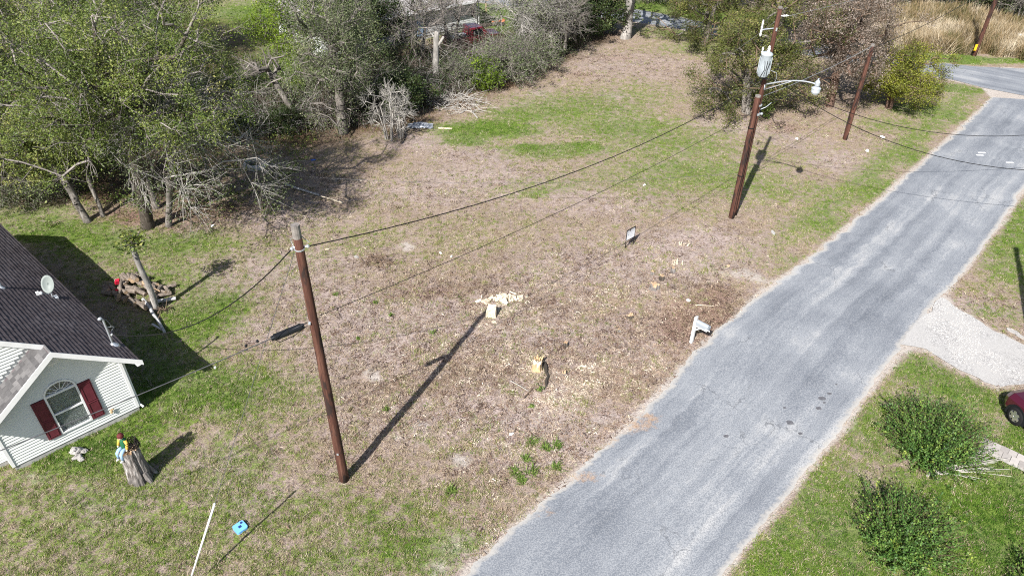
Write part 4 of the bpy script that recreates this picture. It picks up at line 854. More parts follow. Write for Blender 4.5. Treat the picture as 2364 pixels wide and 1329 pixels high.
def yard_sign():
    p0 = G(1443, 572); p1 = G(1461, 562); rz = math.atan2((p1 - p0)[1], (p1 - p0)[0]); t = thing('yard_sign', 'small white for sale style sign in a black metal frame on the lot', 'sign', at(1443, 572), rz)
    W, Hh = .62, 1.02; f = MB()
    f.box((-.012, -.012, -.1), (.012, .012, Hh)).box((W - .012, -.012, -.1), (W + .012, .012, Hh)).box((.012, -.012, Hh - .028), (W - .012, .012, Hh)).box((.012, -.012, .42), (W - .012, .012, .442)).box((.012, -.01, .30), (W - .012, .01, .315)); f.build('frame', 'black_metal', t)
    pn = MB().box((.014, -.008, .446), (W - .014, .008, Hh - .03)).build('panel', 'sign_white', t)
    MB().box((.014, -.0105, .93), (W - .014, -.0085, Hh - .03)).build('header_band', 'sign_ink', pn)
    for k in range(8):
        if k == 3: continue
        MB().box((.04 + k * .068, -.013, .915 - (k % 2) * .008), (.075 + k * .068, -.011, .975)).build('lettering', 'sign_white', pn)
    MB().box((.235, -.013, .885), (.285, -.0085, .93)).build('lettering', 'sign_ink', pn)
    MB().box((.07, -.0105, .68), (.20, -.0085, .75)).build('logo_patch', 'sign_grey', pn)
    for k in range(3): MB().box((.25, -.0105, .73 - k * .07), (.50 - .05 * k, -.0085, .745 - k * .07)).build('lettering', 'sign_grey', pn)
yard_sign()
def blue_lid():
    t = thing('valve_lid', 'light blue square plastic lid with dark holes lying on the lawn', 'lid', at(556, 1221), math.radians(47)); r = .06; w = .175
    pts = [(sx * (w - r) + r * math.cos(a), sy * (w - r) + r * math.sin(a)) for sx, sy, a0 in ((1, 1, 0), (-1, 1, 90), (-1, -1, 180), (1, -1, 270)) for a in np.radians(np.linspace(a0, a0 + 90, 5))]
    MB().prism(pts, 'z', 0, .09).build('lid', 'lid_blue', t); MB().box((-.045, -.045, .09), (.045, .045, .0925)).build('square_hole', 'lid_dark', t)
    MB().prism([(.10 + .042 * math.cos(a), .10 + .042 * math.sin(a)) for a in np.linspace(0, 2 * math.pi, 13)[:-1]], 'z', .09, .0925).build('round_hole', 'lid_dark', t)
blue_lid()
def lumpy(b, rg, amt):
    b.v = [tuple(c * (1 + rg.uniform(-amt, amt)) for c in v) for v in b.v]; return b
for i, (px, py, s, mt, nm, lb, ct) in enumerate(((755, 573, .12, 'wood_pale', 'wood_scrap', 'pale wood scrap lying behind the nearest pole', 'wood scrap'), (1017, 583, .10, 'paper', 'paper_scrap', 'white scrap beside the twig heap, left of a pair', 'scrap'), (1042, 592, .10, 'paper', 'paper_scrap', 'white scrap beside the twig heap, right of a pair', 'scrap'),
     (1588, 697, .13, 'paper', 'paper_scrap', 'white scrap lying above the mailbox', 'scrap'), (1487, 428, .12, 'paper', 'paper_scrap', 'white scrap on the green middle of the lot', 'scrap'), (2037, 316, .22, 'paper', 'paper_scrap', 'white paper on grass in front of the juniper', 'scrap'), (2002, 349, .2, 'paper', 'paper_scrap', 'white paper scrap on verge right of the juniper pole base', 'scrap'), (1840, 318, .18, 'paper', 'paper_scrap', 'white paper between the two roadside poles', 'scrap'),
     (723, 369, .16, 'plastic_blue', 'plastic_scrap', 'bright blue plastic scrap at the edge of the woods', 'scrap'), (496, 848, .10, 'paper', 'paper_scrap', 'white scrap on grass by the house shadow', 'scrap'), (1140, 748, .12, 'wood_pale', 'wood_scrap', 'pale wood sliver beside the square cut stump', 'wood scrap'), (490, 520, .12, 'paper', 'paper_scrap', 'white scrap beside the grey brush pile', 'scrap'), (1785, 538, .2, 'concrete', 'flat_stone', 'flat pale stone near the verge below the transformer pole', 'stone'),
     (2338, 764, .26, 'stone_white', 'flat_stone', 'large flat white stone left of two at the driveway edge', 'stone'), (2357, 777, .22, 'stone_white', 'flat_stone', 'large flat white stone right of two at the driveway edge', 'stone'), (822, 590, .16, 'stone_white', 'flat_stone', 'pale stone beside the twig heap', 'stone'), (1180, 1000, .09, 'paper', 'paper_scrap', 'white scrap on bare soil near the weed clumps', 'scrap'))):
    rg = random.Random(i + 40); b = MB(); b.prism([(s * rg.uniform(.7, 1.1) * math.cos(a), s * .55 * rg.uniform(.7, 1.1) * math.sin(a)) for a in np.linspace(0, 2 * math.pi, 9)[:-1]], 'z', 0, .04 if 'stone' in nm else .025)
    b.v = [(x, y, z + rg.uniform(-.01, .02)) for x, y, z in b.v]; o = b.build(nm, mt, loc=at(px, py, .01)); o.rotation_euler[2] = rg.uniform(0, 3); tag(o, lb, ct)

# ------------------------------------------------------------------ stump with figurine, stones by the wall
def stump_mesh(b, H, r0, r1, k, n, seed, rough=.12, flare=.35):
    rg = random.Random(seed); ph = [rg.uniform(0, 6.28) for _ in range(5)]; vs = []
    for i in range(n + 1):
        t = i / n; r = r0 + (r1 - r0) * t + r0 * flare * (1 - t) ** 4
        for j in range(k):
            a = 2 * math.pi * j / k; q = 1 + rough * (math.sin(5 * a + ph[0]) * .5 + math.sin(9 * a + ph[1] + t) * .4 + math.sin(15 * a + ph[2]) * .35 + rg.uniform(-.25, .25)); vs.append((r * q * math.cos(a), r * q * math.sin(a), H * t - (.08 if i == 0 else 0) + (rg.uniform(-.05, .06) if i == n else 0)))
    fs = [(i * k + j, i * k + (j + 1) % k, (i + 1) * k + (j + 1) % k, (i + 1) * k + j) for i in range(n) for j in range(k)]; b.add(vs, fs, 0)
    c = len(b.v); b.v.append((0, 0, H - .06)); b.f += [(c - k + j, c - k + (j + 1) % k, c) for j in range(k)]; b.mi += [1] * k
def big_stump():
    p = at(326, 1102); t = thing('tree_stump', 'tall weathered grey tree stump standing on the lawn by the cream house', 'tree stump', p)
    b = MB(); stump_mesh(b, 1.38, .31, .27, 44, 8, 3, .15, .22); b.build('trunk', ['bark_stump', 'wood_cut'], t)
    for a in (.5, -.4): MB().tube([(.27 * math.cos(a), .27 * math.sin(a), .4), (.36 * math.cos(a), .36 * math.sin(a), .15), (.48 * math.cos(a), .48 * math.sin(a), -.04)], [.09, .09, .05], 8).build('root', 'bark_stump', t)
    z0 = p[2] + 1.36; f = thing('garden_figurine', 'painted doll figurine in green vest, yellow sleeves and blue trousers seated on stump', 'figurine', (p[0] - .10, p[1] + .02, z0), math.radians(-115))
    b = MB().tube([(0, 0, .06), (-.02, 0, .18), (-.03, 0, .36), (-.03, 0, .44)], [.10, .105, .10, .05], 10); b.build('torso', 'doll_green', f, True)
    for s in (-1, 1):
        MB().tube([(0, s * .06, .06), (.16, s * .08, .06), (.24, s * .09, -.02), (.25, s * .09, -.22)], [.065, .06, .055, .045], 8).build('leg', 'doll_blue', f, True)
        MB().ball((.29, s * .09, -.25), (.07, .035, .035), 8).build('shoe', 'porcelain', f)
        MB().tube([(-.03, s * .11, .39), (.0, s * .18, .26), (.06, s * .19, .13)], [.05, .05, .04], 8).build('sleeve', 'doll_yellow', f, True)
        MB().ball((.08, s * .19, .09), .035, 6).build('hand', 'wood_pale', f)
    hd = MB().ball((0, 0, .53), (.085, .08, .095), 10).build('head', 'wood_pale', f, True)
    MB().ball((-.015, 0, .565), (.105, .105, .095), 10).build('hair', 'doll_hair', hd, True)
    MB().ball((.088, 0, .52), (.012, .012, .014), 6).build('nose', 'wood_pale', hd)
    for s in (-1, 1): MB().ball((.078, s * .03, .54), (.01, .012, .012), 6).build('eye', 'black_plastic', hd)
    w = thing('twig_wreath', 'dark twig wreath heaped beside the figurine on the stump', 'wreath', (p[0] + .13, p[1] + .08, z0 + .02)); rg = random.Random(5); b = MB()
    for k in range(46):
        a = rg.uniform(0, 6.28); r = rg.uniform(.08, .2); hgt = rg.uniform(.0, .3); b.tube([(r * math.cos(a + q * .5), r * math.sin(a + q * .5), hgt + .08 * math.sin(q * 2 + k)) for q in range(5)], .009, 4)
    b.build('twigs', 'wreath_dark', w)
big_stump()
p = at(180, 1048); st = thing('stone_heap', 'small heap of white stones in the green grass below the house wall', 'stones', p, .6); rg = random.Random(3)
for c, r in (((0, .12, .10), (.20, .13, .12)), ((-.02, -.14, .06), (.17, .12, .09)), ((.05, -.30, .05), (.12, .10, .08)), ((.20, .02, .05), (.12, .1, .07)), ((-.05, .1, .22), (.13, .1, .08))):
    b = MB().ball((0, 0, 0), r, 7); lumpy(b, rg, .30).build('stone', 'stone_white', st, loc=c)

# ------------------------------------------------------------------ firewood pile, leaning trunk and limbs
def log(name, loc, L, r0, r1, yaw, pitch, seed, mats_, label, cat, group, k=9, bend=.03):
    rg = random.Random(seed); b = MB(); n = 4
    pts = [(L * (i / n - .5), bend * L * math.sin(i / n * 3.1) * rg.uniform(-1, 1), rg.uniform(-.01, .01)) for i in range(n + 1)]; b.tube(pts, [r0 + (r1 - r0) * i / n + rg.uniform(-.006, .006) for i in range(n + 1)], k, 0, True, 1)
    o = b.build(name, mats_, None); o.location = loc; o.rotation_euler = (rg.uniform(0, 6), pitch, yaw); o.rotation_mode = 'XYZ'; return tag(o, label, cat, group)
def firewood():
    rg = random.Random(17); c = G(320, 678)
    ax = Vector((.87, -.5, 0)); 
    for i in range(54):
        u = rg.uniform(-1.35, 1.35); v = rg.uniform(-.75, .75); lvl = max(0, .42 * (1 - (u / 1.6) ** 2) * (1 - (v / 1.0) ** 2)) * rg.uniform(.15, 1.1)
        x, y = c[0] + u * ax.x - v * ax.y, c[1] + u * ax.y + v * ax.x; L = rg.uniform(.42, .62); r = rg.uniform(.06, .12)
        log('firewood_log', (x, y, .07 + lvl + r * .3), L, r, r * rg.uniform(.85, 1), math.radians(rg.choice((-38, -50, -62, -20)) + rg.uniform(-22, 22)), rg.uniform(-.22, .22), i, ['bark_log', 'wood_cut'], 'short cut log lying in the firewood pile beside the house', 'log', 'logs in the firewood pile')
    for i, (p0, p1, r, m, lb) in enumerate((((362, 672), (408, 662), .10, 'bark_log', 'long pale log at the upper right of the firewood pile'), ((350, 690), (398, 681), .10, 'bark_log', 'long dark log in the middle right of the firewood pile'), ((358, 703), (408, 693), .09, 'birch', 'long pale grey log at the lower right of the firewood pile'))):
        a, b_ = G(*p0), G(*p1); d = b_ - a; o = log('long_log', tuple((a + b_) / 2 + np.array([0, 0, .12])), float(np.hypot(*d[:2])), r, r * .8, math.atan2(d[1], d[0]), .0, 70 + i, [m, 'wood_cut'], lb, 'log', None)
    for i, (px, py, z, lb) in enumerate(((271, 651, .42, 'bright red plastic can lying on top of the firewood pile'), (271, 674, .12, 'dark red plastic can half hidden at the foot of the firewood pile'))):
        q = G(px, py, z); b = MB().prism([(-.1, -.08), (.1, -.08), (.12, .05), (.05, .13), (-.08, .12)], 'y', -.07, .07).tube([(.02, 0, .12), (.08, 0, .2)], .025, 6); o = b.build('red_can', 'plastic_red', loc=tuple(q)); o.rotation_euler = (.3, .2, i + .6); tag(o, lb, 'can')
    # cut standing trunk with a few leaves left on top
    p = at(360, 716); t = thing('cut_tree', 'pale slanting cut trunk with a leafy tuft rising from the firewood pile', 'tree', p)
    tp = Vector(tuple(G(306, 562, 3.35))) - Vector(p); pts = [tp * s + Vector((.05 * math.sin(s * 5), .04 * math.sin(s * 7), 0)) for s in np.linspace(-.03, 1, 9)]
    MB().tube(pts, [.15, .135, .125, .12, .115, .115, .105, .105, .10], 12).build('trunk', 'bark_pale', t, True)
    return t, tp
CUT, CUTTOP = firewood()
def limb(name, label, pix, radii, mat, cat='branch', forks=0, seed=0, zs=None):
    pts = [Vector(tuple(G(x, y, (zs[i] if zs else .08)))) for i, (x, y) in enumerate(pix)]; b = MB(); o0 = pts[0].copy(); b.tube([q - o0 for q in pts], radii, 7); rg = random.Random(seed)
    for _ in range(forks):
        i = rg.randrange(1, len(pts) - 1); q = pts[i] - o0; a = rg.uniform(0, 6.28); l = rg.uniform(.3, .9); b.tube([q, q + Vector((l * .5 * math.cos(a), l * .5 * math.sin(a), .15)), q + Vector((l * math.cos(a), l * math.sin(a), rg.uniform(.0, .3)))], [radii[i] * .5, radii[i] * .35, .006], 5)
    return tag(b.build(name, mat, loc=tuple(o0)), label, cat)
limb('fallen_limb', 'bent pale limb lying across the house shadow below the firewood pile', [(330, 690), (346, 708), (352, 722), (364, 738), (372, 752), (380, 766)], [.07, .07, .065, .06, .06, .055], 'birch', zs=[.3, .25, .15, .1, .1, .1])
limb('fallen_limb', 'short grey limb forking off beside the bent pale limb', [(352, 748), (364, 755), (372, 760)], [.05, .045, .04], 'birch')
limb('fallen_limb', 'tangle of dark brown branches at the foot of the cut trunk', [(365, 722), (374, 706), (382, 716), (392, 708), (398, 716)], [.04, .04, .035, .03, .02], 'twig_brown', forks=9, seed=3)
limb('fallen_limb', 'long pale straight pole lying in the tree shadow, upper piece', [(657, 424), (690, 436), (736, 450)], [.05, .055, .05], 'birch')
limb('fallen_limb', 'pale pole end lying just right of the longer pale pole', [(741, 453), (765, 460), (790, 468)], [.035, .045, .06], 'wood_pale')
limb('fallen_limb', 'dark twisted dead branch at the edge of the thicket by the tarp', [(925, 330), (935, 312), (932, 300), (940, 290)], [.05, .05, .04, .02], 'bark_dark', forks=6, seed=6)
limb('fallen_limb', 'grey crooked dead branch leaning out of the thicket above the tarp', [(1102, 272), (1090, 258), (1075, 255), (1060, 262)], [.05, .05, .04, .02], 'twig_pale', forks=7, seed=9)
limb('dead_stick', 'thin dark stick pointing at the broken orange stump', [(1208, 918), (1222, 904), (1236, 889)], [.022, .02, .015], 'twig_brown'); limb('dead_stick', 'thin pale stick lying left of the broken orange stump', [(1178, 878), (1200, 890), (1220, 902)], [.015, .014, .01], 'twig_pale')
limb('dead_stick', 'thin pale stick lying above the mailbox', [(1606, 703), (1630, 705), (1648, 706)], [.015, .015, .01], 'wood_pale')
def brush(name, label, px, py, R_, H, n, mat, seed, cat='brush pile'):
    rg = random.Random(seed); b = MB(); p = at(px, py)
    for _ in range(n):
        a = rg.uniform(0, 6.28); r = R_ * math.sqrt(rg.random()); c = Vector((r * math.cos(a), r * .7 * math.sin(a), rg.uniform(0, H) * (1 - r / R_ * .7))); d = rg.uniform(0, 6.28); l = rg.uniform(.25, .9) * R_ * .8; up = rg.uniform(-.1, .45); e = c + Vector((l * math.cos(d), l * math.sin(d), l * up)); m = (c + e) / 2 + Vector((rg.uniform(-.1, .1), rg.uniform(-.1, .1), rg.uniform(-.02, .1)))
        b.tube([c, m, e], [.016, .012, .005], 4, cap=False)
    return tag(b.build(name, mat, loc=p), label, cat)
brush('brush_pile', 'grey brown heap of dead twigs below the left trees', 488, 494, 1.35, .5, 170, 'twig_brown', 1); brush('brush_pile', 'low heap of thin brown twigs in the middle of the lot', 872, 604, .75, .28, 110, 'twig_brown', 2)
brush('brush_pile', 'pale tangle of dead branches spilling from the thicket edge', 1060, 245, 2.0, .9, 170, 'twig_pale', 3); brush('brush_pile', 'tangle of long dead branches under the left trees by the concrete ring', 600, 368, 2.2, .3, 60, 'twig_grey', 4)
# ------------------------------------------------------------------ stumps, split wood, ring, tarp
def stump(px, py, H, r, m1, m2, seed, label, jag=.06):
    b = MB(); stump_mesh(b, H, r, r * .85, 18, 3, seed, .16, .25); rg = random.Random(seed); top = max(q[2] for q in b.v); b.v = [(x, y, z + (rg.uniform(-jag, jag) if z > H * .7 else 0)) for x, y, z in b.v]
    return tag(b.build('tree_stump', [m1, m2], loc=at(px, py, -.02)), label, 'tree stump')
stump(1240, 852, .34, .20, 'wood_orange', 'wood_pale', 1, 'splintered orange stump with a dark crack, beside the wood chips', .12)
for i in range(7):
    rg = random.Random(i); 
b = MB(); rg = random.Random(12)
for i in range(16):
    a = rg.uniform(0, 6.28); r = rg.uniform(.05, .24); l = rg.uniform(.12, .3); b.tube([(r * .6 * math.cos(a), r * .6 * math.sin(a), .18), (r * math.cos(a), r * math.sin(a), .26 + l * .3)], [.045, .01], 4)
c = at(1243, 838); tag(b.build('splintered_wood', 'wood_orange', loc=c), 'crown of orange splinters on the broken stump by the road', 'wood')
def crack():
    pts = [(1249, 830), (1257, 838), (1260, 848), (1261, 862), (1265, 872), (1261, 885), (1260, 898)]; b = MB(); o = Vector(at(*pts[0]))
    b.tube([Vector(at(x, y, .07)) - o for x, y in pts], [.05, .06, .09, .06, .05, .06, .03], 6); tag(b.build('root', 'bark_dark', loc=tuple(o)), 'dark root and bark strip running down from the broken stump', 'root')
crack()
b = MB(); b.prism([(-.24, -.16), (.20, -.20), (.24, .14), (-.14, .2)], 'z', -.05, .30); b.v = [(x * (1 - .12 * (z > .1)), y, z + (.16 * (y > .05) if z > .1 else 0)) for x, y, z in b.v]
tag(b.build('cut_stump', 'wood_pale', loc=at(1134, 730)), 'pale square cut stump block at the tip of the pole shadow', 'tree stump')
def split_wood():
    rg = random.Random(23); c = G(1160, 690)
    for i in range(46):
        u = rg.gauss(0, .42); v = rg.gauss(0, .16); L = rg.uniform(.12, .34); w = rg.uniform(.03, .075); b = MB(); b.prism([(-w, -w * .5), (w, -w * .4), (w * rg.uniform(-.5, .5), w * .8)], 'x', -L / 2, L / 2); b.v = [(x + rg.uniform(-.02, .02), y, z) for x, y, z in b.v]
        x, y = c[0] + u * 1.15, c[1] + v * 1.3 + u * .05; o = b.build('split_wood', 'wood_pale', loc=(x, y, gz(x, y) + .05 + max(0, .14 * (1 - abs(u) / .8) * (1 - abs(v) / .4)) * rg.random())); o.rotation_euler = (rg.uniform(-.5, .5), rg.uniform(-.35, .35), rg.uniform(0, 6.28)); tag(o, 'pale freshly split wood piece in the small heap above the cut stump', 'split wood', 'split wood pieces in the heap')
split_wood()
for i, (px, py, H, r, lb) in enumerate(((1510, 668, .22, .22, 'brown rotted stump left of the small stump cluster'), (1527, 646, .26, .12, 'dark small stump in the middle of the stump cluster'), (1553, 628, .26, .10, 'pale capped small stump right of the stump cluster'), (1506, 632, .18, .08, 'thin pale stump at the top left of the cluster'), (1302, 862, .10, .10, 'grey round knot of a cut stump right of the orange stump'), (1306, 795, .18, .10, 'dark jagged stump in the brown litter above the orange stump'), (1455, 730, .15, .14, 'dark low root stump left of the mailbox'), (1430, 762, .12, .07, 'small pale stump left of the mailbox'), (1680, 618, .10, .08, 'small dark stump near the sandy road edge'))):
    stump(px, py, H, r, 'bark_stump' if i not in (1, 5, 6) else 'bark_dark', 'wood_cut', 30 + i, lb)
for i, (px, py, lb) in enumerate(((1566, 612, 'cluster of pale cut shoots beside the small stumps'), (1580, 568, 'row of pale cut shoots near the top of the bare patch'))):
    b = MB(); rg = random.Random(i)
    for k in range(9):
        x, y = rg.uniform(-.25, .25), rg.uniform(-.12, .12); b.tube([(x, y, -.02), (x + rg.uniform(-.08, .08), y + rg.uniform(-.08, .08), rg.uniform(.12, .28))], .022, 5)
    tag(b.build('cut_shoots', 'wood_pale', loc=at(px, py)), lb, 'cut shoots')
stump(772, 420, .55, .13, 'bark_grey', 'wood_cut', 55, 'short grey broken post stump in the tree shadow')
b = MB(); k = 22; prf = [(.62, 0), (.66, .12), (.62, .34), (.5, .36), (.46, .3), (.46, 0)]
for i, (r, z) in enumerate(prf): b.v += [(r * math.cos(2 * math.pi * j / k), r * math.sin(2 * math.pi * j / k), z) for j in range(k)]
b.f = [(i * k + j, i * k + (j + 1) % k, ((i + 1) % 6) * k + (j + 1) % k, ((i + 1) % 6) * k + j) for i in range(6) for j in range(k)]; b.mi = [0] * len(b.f)
tag(b.build('concrete_ring', 'concrete', None, True, loc=at(590, 386)), 'round grey concrete ring lying in the tree shadow', 'concrete ring')
b = MB(); rg = random.Random(4); n = 12
for i in range(n + 1):
    for j in range(7): b.v.append((-.8 + 1.6 * i / n + rg.uniform(-.05, .05), -.35 + .7 * j / 6 + rg.uniform(-.04, .04), .06 + .22 * math.sin(math.pi * i / n) * math.sin(math.pi * j / 6) + rg.uniform(0, .08)))
b.f = [(i * 7 + j, (i + 1) * 7 + j, (i + 1) * 7 + j + 1, i * 7 + j + 1) for i in range(n) for j in range(6)]; b.mi = [0] * len(b.f); tag(b.build('crumpled_tarp', 'tarp', loc=at(970, 292)), 'crumpled pale plastic tarp at the thicket edge', 'tarp')
b = MB().box((-.45, -.06, 0), (.45, .06, .05)); o = b.build('wood_board', 'wood_pale', loc=at(1028, 297)); o.rotation_euler[2] = -.1; tag(o, 'short pale board lying on soil right of the tarp', 'board')

# ------------------------------------------------------------------ vehicles
def wheel(parent, x, y, r, w, side):
    b = MB(); prof = [(r * .62, -w / 2), (r * .93, -w / 2), (r, -w * .32), (r, w * .32), (r * .93, w / 2), (r * .62, w / 2)]; k = 22; vs = []
    for rr, yy in prof: vs += [(x + rr * math.cos(2 * math.pi * j / k), y + yy, r + rr * math.sin(2 * math.pi * j / k)) for j in range(k)]
    b.add(vs, [(i * k + j, i * k + (j + 1) % k, (i + 1) * k + (j + 1) % k, (i + 1) * k + j) for i in range(5) for j in range(k)])
    t = b.build('wheel', 'tyre', parent, True)
    q = MB(); yo = y + side * w * .40
    q.prism([(x + r * .3 * math.cos(a), r + r * .3 * math.sin(a)) for a in np.linspace(0, 2 * math.pi, 11)[:-1]], 'y', yo - .02, yo + .02)
    for s in range(6):
        a = s * math.pi / 3 + .3; ca, sa = math.cos(a), math.sin(a); q.add([(x + ca * .1 * r - sa * .07, yo - .015, r + sa * .1 * r + ca * .07), (x + ca * .1 * r + sa * .07, yo - .015, r + sa * .1 * r - ca * .07), (x + ca * .64 * r + sa * .045, yo - .01, r + sa * .64 * r - ca * .045), (x + ca * .64 * r - sa * .045, yo - .01, r + sa * .64 * r + ca * .045), (x + ca * .1 * r - sa * .07, yo + .03 * side, r + sa * .1 * r + ca * .07), (x + ca * .1 * r + sa * .07, yo + .03 * side, r + sa * .1 * r - ca * .07), (x + ca * .64 * r + sa * .045, yo + .02 * side, r + sa * .64 * r - ca * .045), (x + ca * .64 * r - sa * .045, yo + .02 * side, r + sa * .64 * r + ca * .045)], [(3, 2, 1, 0), (4, 5, 6, 7), (0, 1, 5, 4), (1, 2, 6, 5), (2, 3, 7, 6), (3, 0, 4, 7)])
    for a in np.linspace(0, 2 * math.pi, 23)[:-1]:
        a2 = a + 2 * math.pi / 22; q.add([(x + rr * r * math.cos(t_), yy, r + rr * r * math.sin(t_)) for rr, yy in ((.60, yo + side * .01), (.68, yo + side * .02)) for t_ in (a, a2)], [(0, 1, 3, 2)])
    q.build('rim', 'chrome', t); MB().prism([(x + .6 * r * math.cos(a), r + .6 * r * math.sin(a)) for a in np.linspace(0, 2 * math.pi, 17)[:-1]], 'y', yo - .08 if side > 0 else yo + .02, yo - .02 if side > 0 else yo + .08).build('hub_disc', 'black_metal', t)
def loft(sections, name, mat, parent, smooth=True):
    b = MB(); k = len(sections[0])
    for s in sections: b.v += [tuple(q) for q in s]
    b.f = [(i * k + j, i * k + (j + 1) % k, (i + 1) * k + (j + 1) % k, (i + 1) * k + j) for i in range(len(sections) - 1) for j in range(k)] + [tuple(range(k))[::-1], tuple((len(sections) - 1) * k + j for j in range(k))]; b.mi = [0] * len(b.f)
    o = b.build(name, mat, parent); m = o.modifiers.new('bevel', 'BEVEL'); m.width = .03; m.segments = 2; m.limit_method = 'ANGLE'; m.angle_limit = math.radians(28)
    return o
def car():
    # local x: forward, y: left.  Only the front left corner reaches into the picture.
    p = G(2336, 976); t = thing('parked_car', 'dark maroon car with bright alloy wheel at the right edge by the driveway', 'car', (p[0], p[1], .02), 0)
    def sec(x, w, z0, z1, ws, zs): return [(x, -w * .93, z0), (x, w * .93, z0), (x, w, z0 + .14), (x, w, zs), (x, ws, z1), (x, -ws, z1), (x, -w, zs), (x, -w, z0 + .14)]
    body = loft([sec(-3.55, .80, .38, .92, .68, .78), sec(-3.3, .88, .26, 1.02, .78, .86), sec(-2.2, .91, .22, 1.04, .80, .90), sec(-.9, .91, .22, 1.02, .80, .90), sec(-.2, .91, .24, .99, .78, .84), sec(.55, .88, .26, .90, .72, .74), sec(.78, .72, .30, .76, .58, .62)], 'body', 'car_maroon', t)
    def cs(x, w, z0, w1, z1): return [(x, -w, z0), (x, w, z0), (x, w1, z1), (x, -w1, z1)]
    loft([cs(-3.2, .70, 1.0, .60, 1.15), cs(-2.9, .74, 1.0, .58, 1.45), cs(-2.0, .76, 1.0, .58, 1.50), cs(-1.3, .76, 1.0, .58, 1.46), cs(-.45, .74, .96, .66, 1.0)], 'cabin', 'car_glass', t)
    MB().box((-2.85, -.56, 1.475), (-1.35, .56, 1.515)).build('roof', 'car_maroon', t)
    for s in (-1, 1):
        for x in (0, -2.65): wheel(t, x, s * .83, .34, .22, s)
        MB().prism([(-.42, .2)] + [(.42 * math.cos(a), .34 + .42 * math.sin(a)) for a in np.linspace(math.pi, 0, 11)] + [(.42, .2)], 'y', s * .89, s * .918).build('wheel_arch', 'black_plastic', t)
        MB().ball((.60, s * .62, .70), (.14, .16, .07), 10).build('headlight', 'chrome', t)
        MB().box((-.75, s * .93 - .05, .98), (-.6, s * .93 + .08, 1.08)).build('mirror', 'car_maroon', t)
        MB().box((-2.2, s * .915 - .004, .78), (-2.02, s * .915 + .012, .81)).build('door_handle', 'chrome', t)
    MB().box((.70, -.45, .42), (.80, .45, .56)).build('grille', 'black_plastic', t)
    hd = math.radians(101); t.rotation_euler[2] = hd
    off = Matrix.Rotation(hd, 3, 'Z') @ Vector((0, .86, 0)); t.location = (p[0] - off.x, p[1] - off.y, .02)
car()
def pickup():
    p = G(1092, 110); hd = math.radians(30); t = thing('pickup_truck', 'old dark red pickup truck parked by the grey house behind the thicket', 'pickup truck', (p[0], p[1], 0), hd)
    def sec(x, w, z0, z1): return [(x, -w * .95, z0), (x, w * .95, z0), (x, w, z0 + .2), (x, w, z1 - .08), (x, w * .93, z1), (x, -w * .93, z1), (x, -w, z1 - .08), (x, -w, z0 + .2)]
    loft([sec(-2.4, .88, .5, 1.12), sec(-.6, .90, .42, 1.14), sec(.9, .90, .42, 1.14), sec(2.2, .88, .45, 1.06), sec(2.45, .8, .5, .95)], 'body', 'truck_red', t)
    def cs(x, w, z0, w1, z1): return [(x, -w, z0), (x, w, z0), (x, w1, z1), (x, -w1, z1)]
    loft([cs(-.55, .84, 1.1, .72, 1.74), cs(-.45, .84, 1.1, .72, 1.8), cs(.55, .84, 1.1, .70, 1.78), cs(1.15, .84, 1.1, .78, 1.16)], 'cab', 'truck_red', t)
    for s in (-1, 1):
        MB().add([(-.36, s * .835, 1.18), (.62, s * .835, 1.18), (.45, s * .755, 1.66), (-.34, s * .755, 1.66)], [(0, 1, 2, 3)]).build('side_window', 'car_glass', t)
        for x in (-1.6, 1.6): wheel(t, x, s * .82, .36, .22, s)
        MB().ball((2.42, s * .62, .82), (.05, .14, .1), 8).build('headlight', 'lamp_glass', t)
    MB().add([(.62, -.70, 1.74), (.62, .70, 1.74), (1.13, .78, 1.2), (1.13, -.78, 1.2)], [(0, 1, 2, 3)]).build('windshield', 'car_glass', t)
    MB().box((-2.25, -.72, 1.13), (-.65, .72, 1.15)).build('cargo_bed', 'black_plastic', t)
    for i in range(5): MB().box((-2.2 + i * .3, -.6 + .2 * (i % 3), 1.16), (-1.95 + i * .3, -.1 + .2 * (i % 3), 1.3 + .05 * (i % 2))).build('cargo', 'white_paint' if i % 2 else 'tarp', t)
pickup()
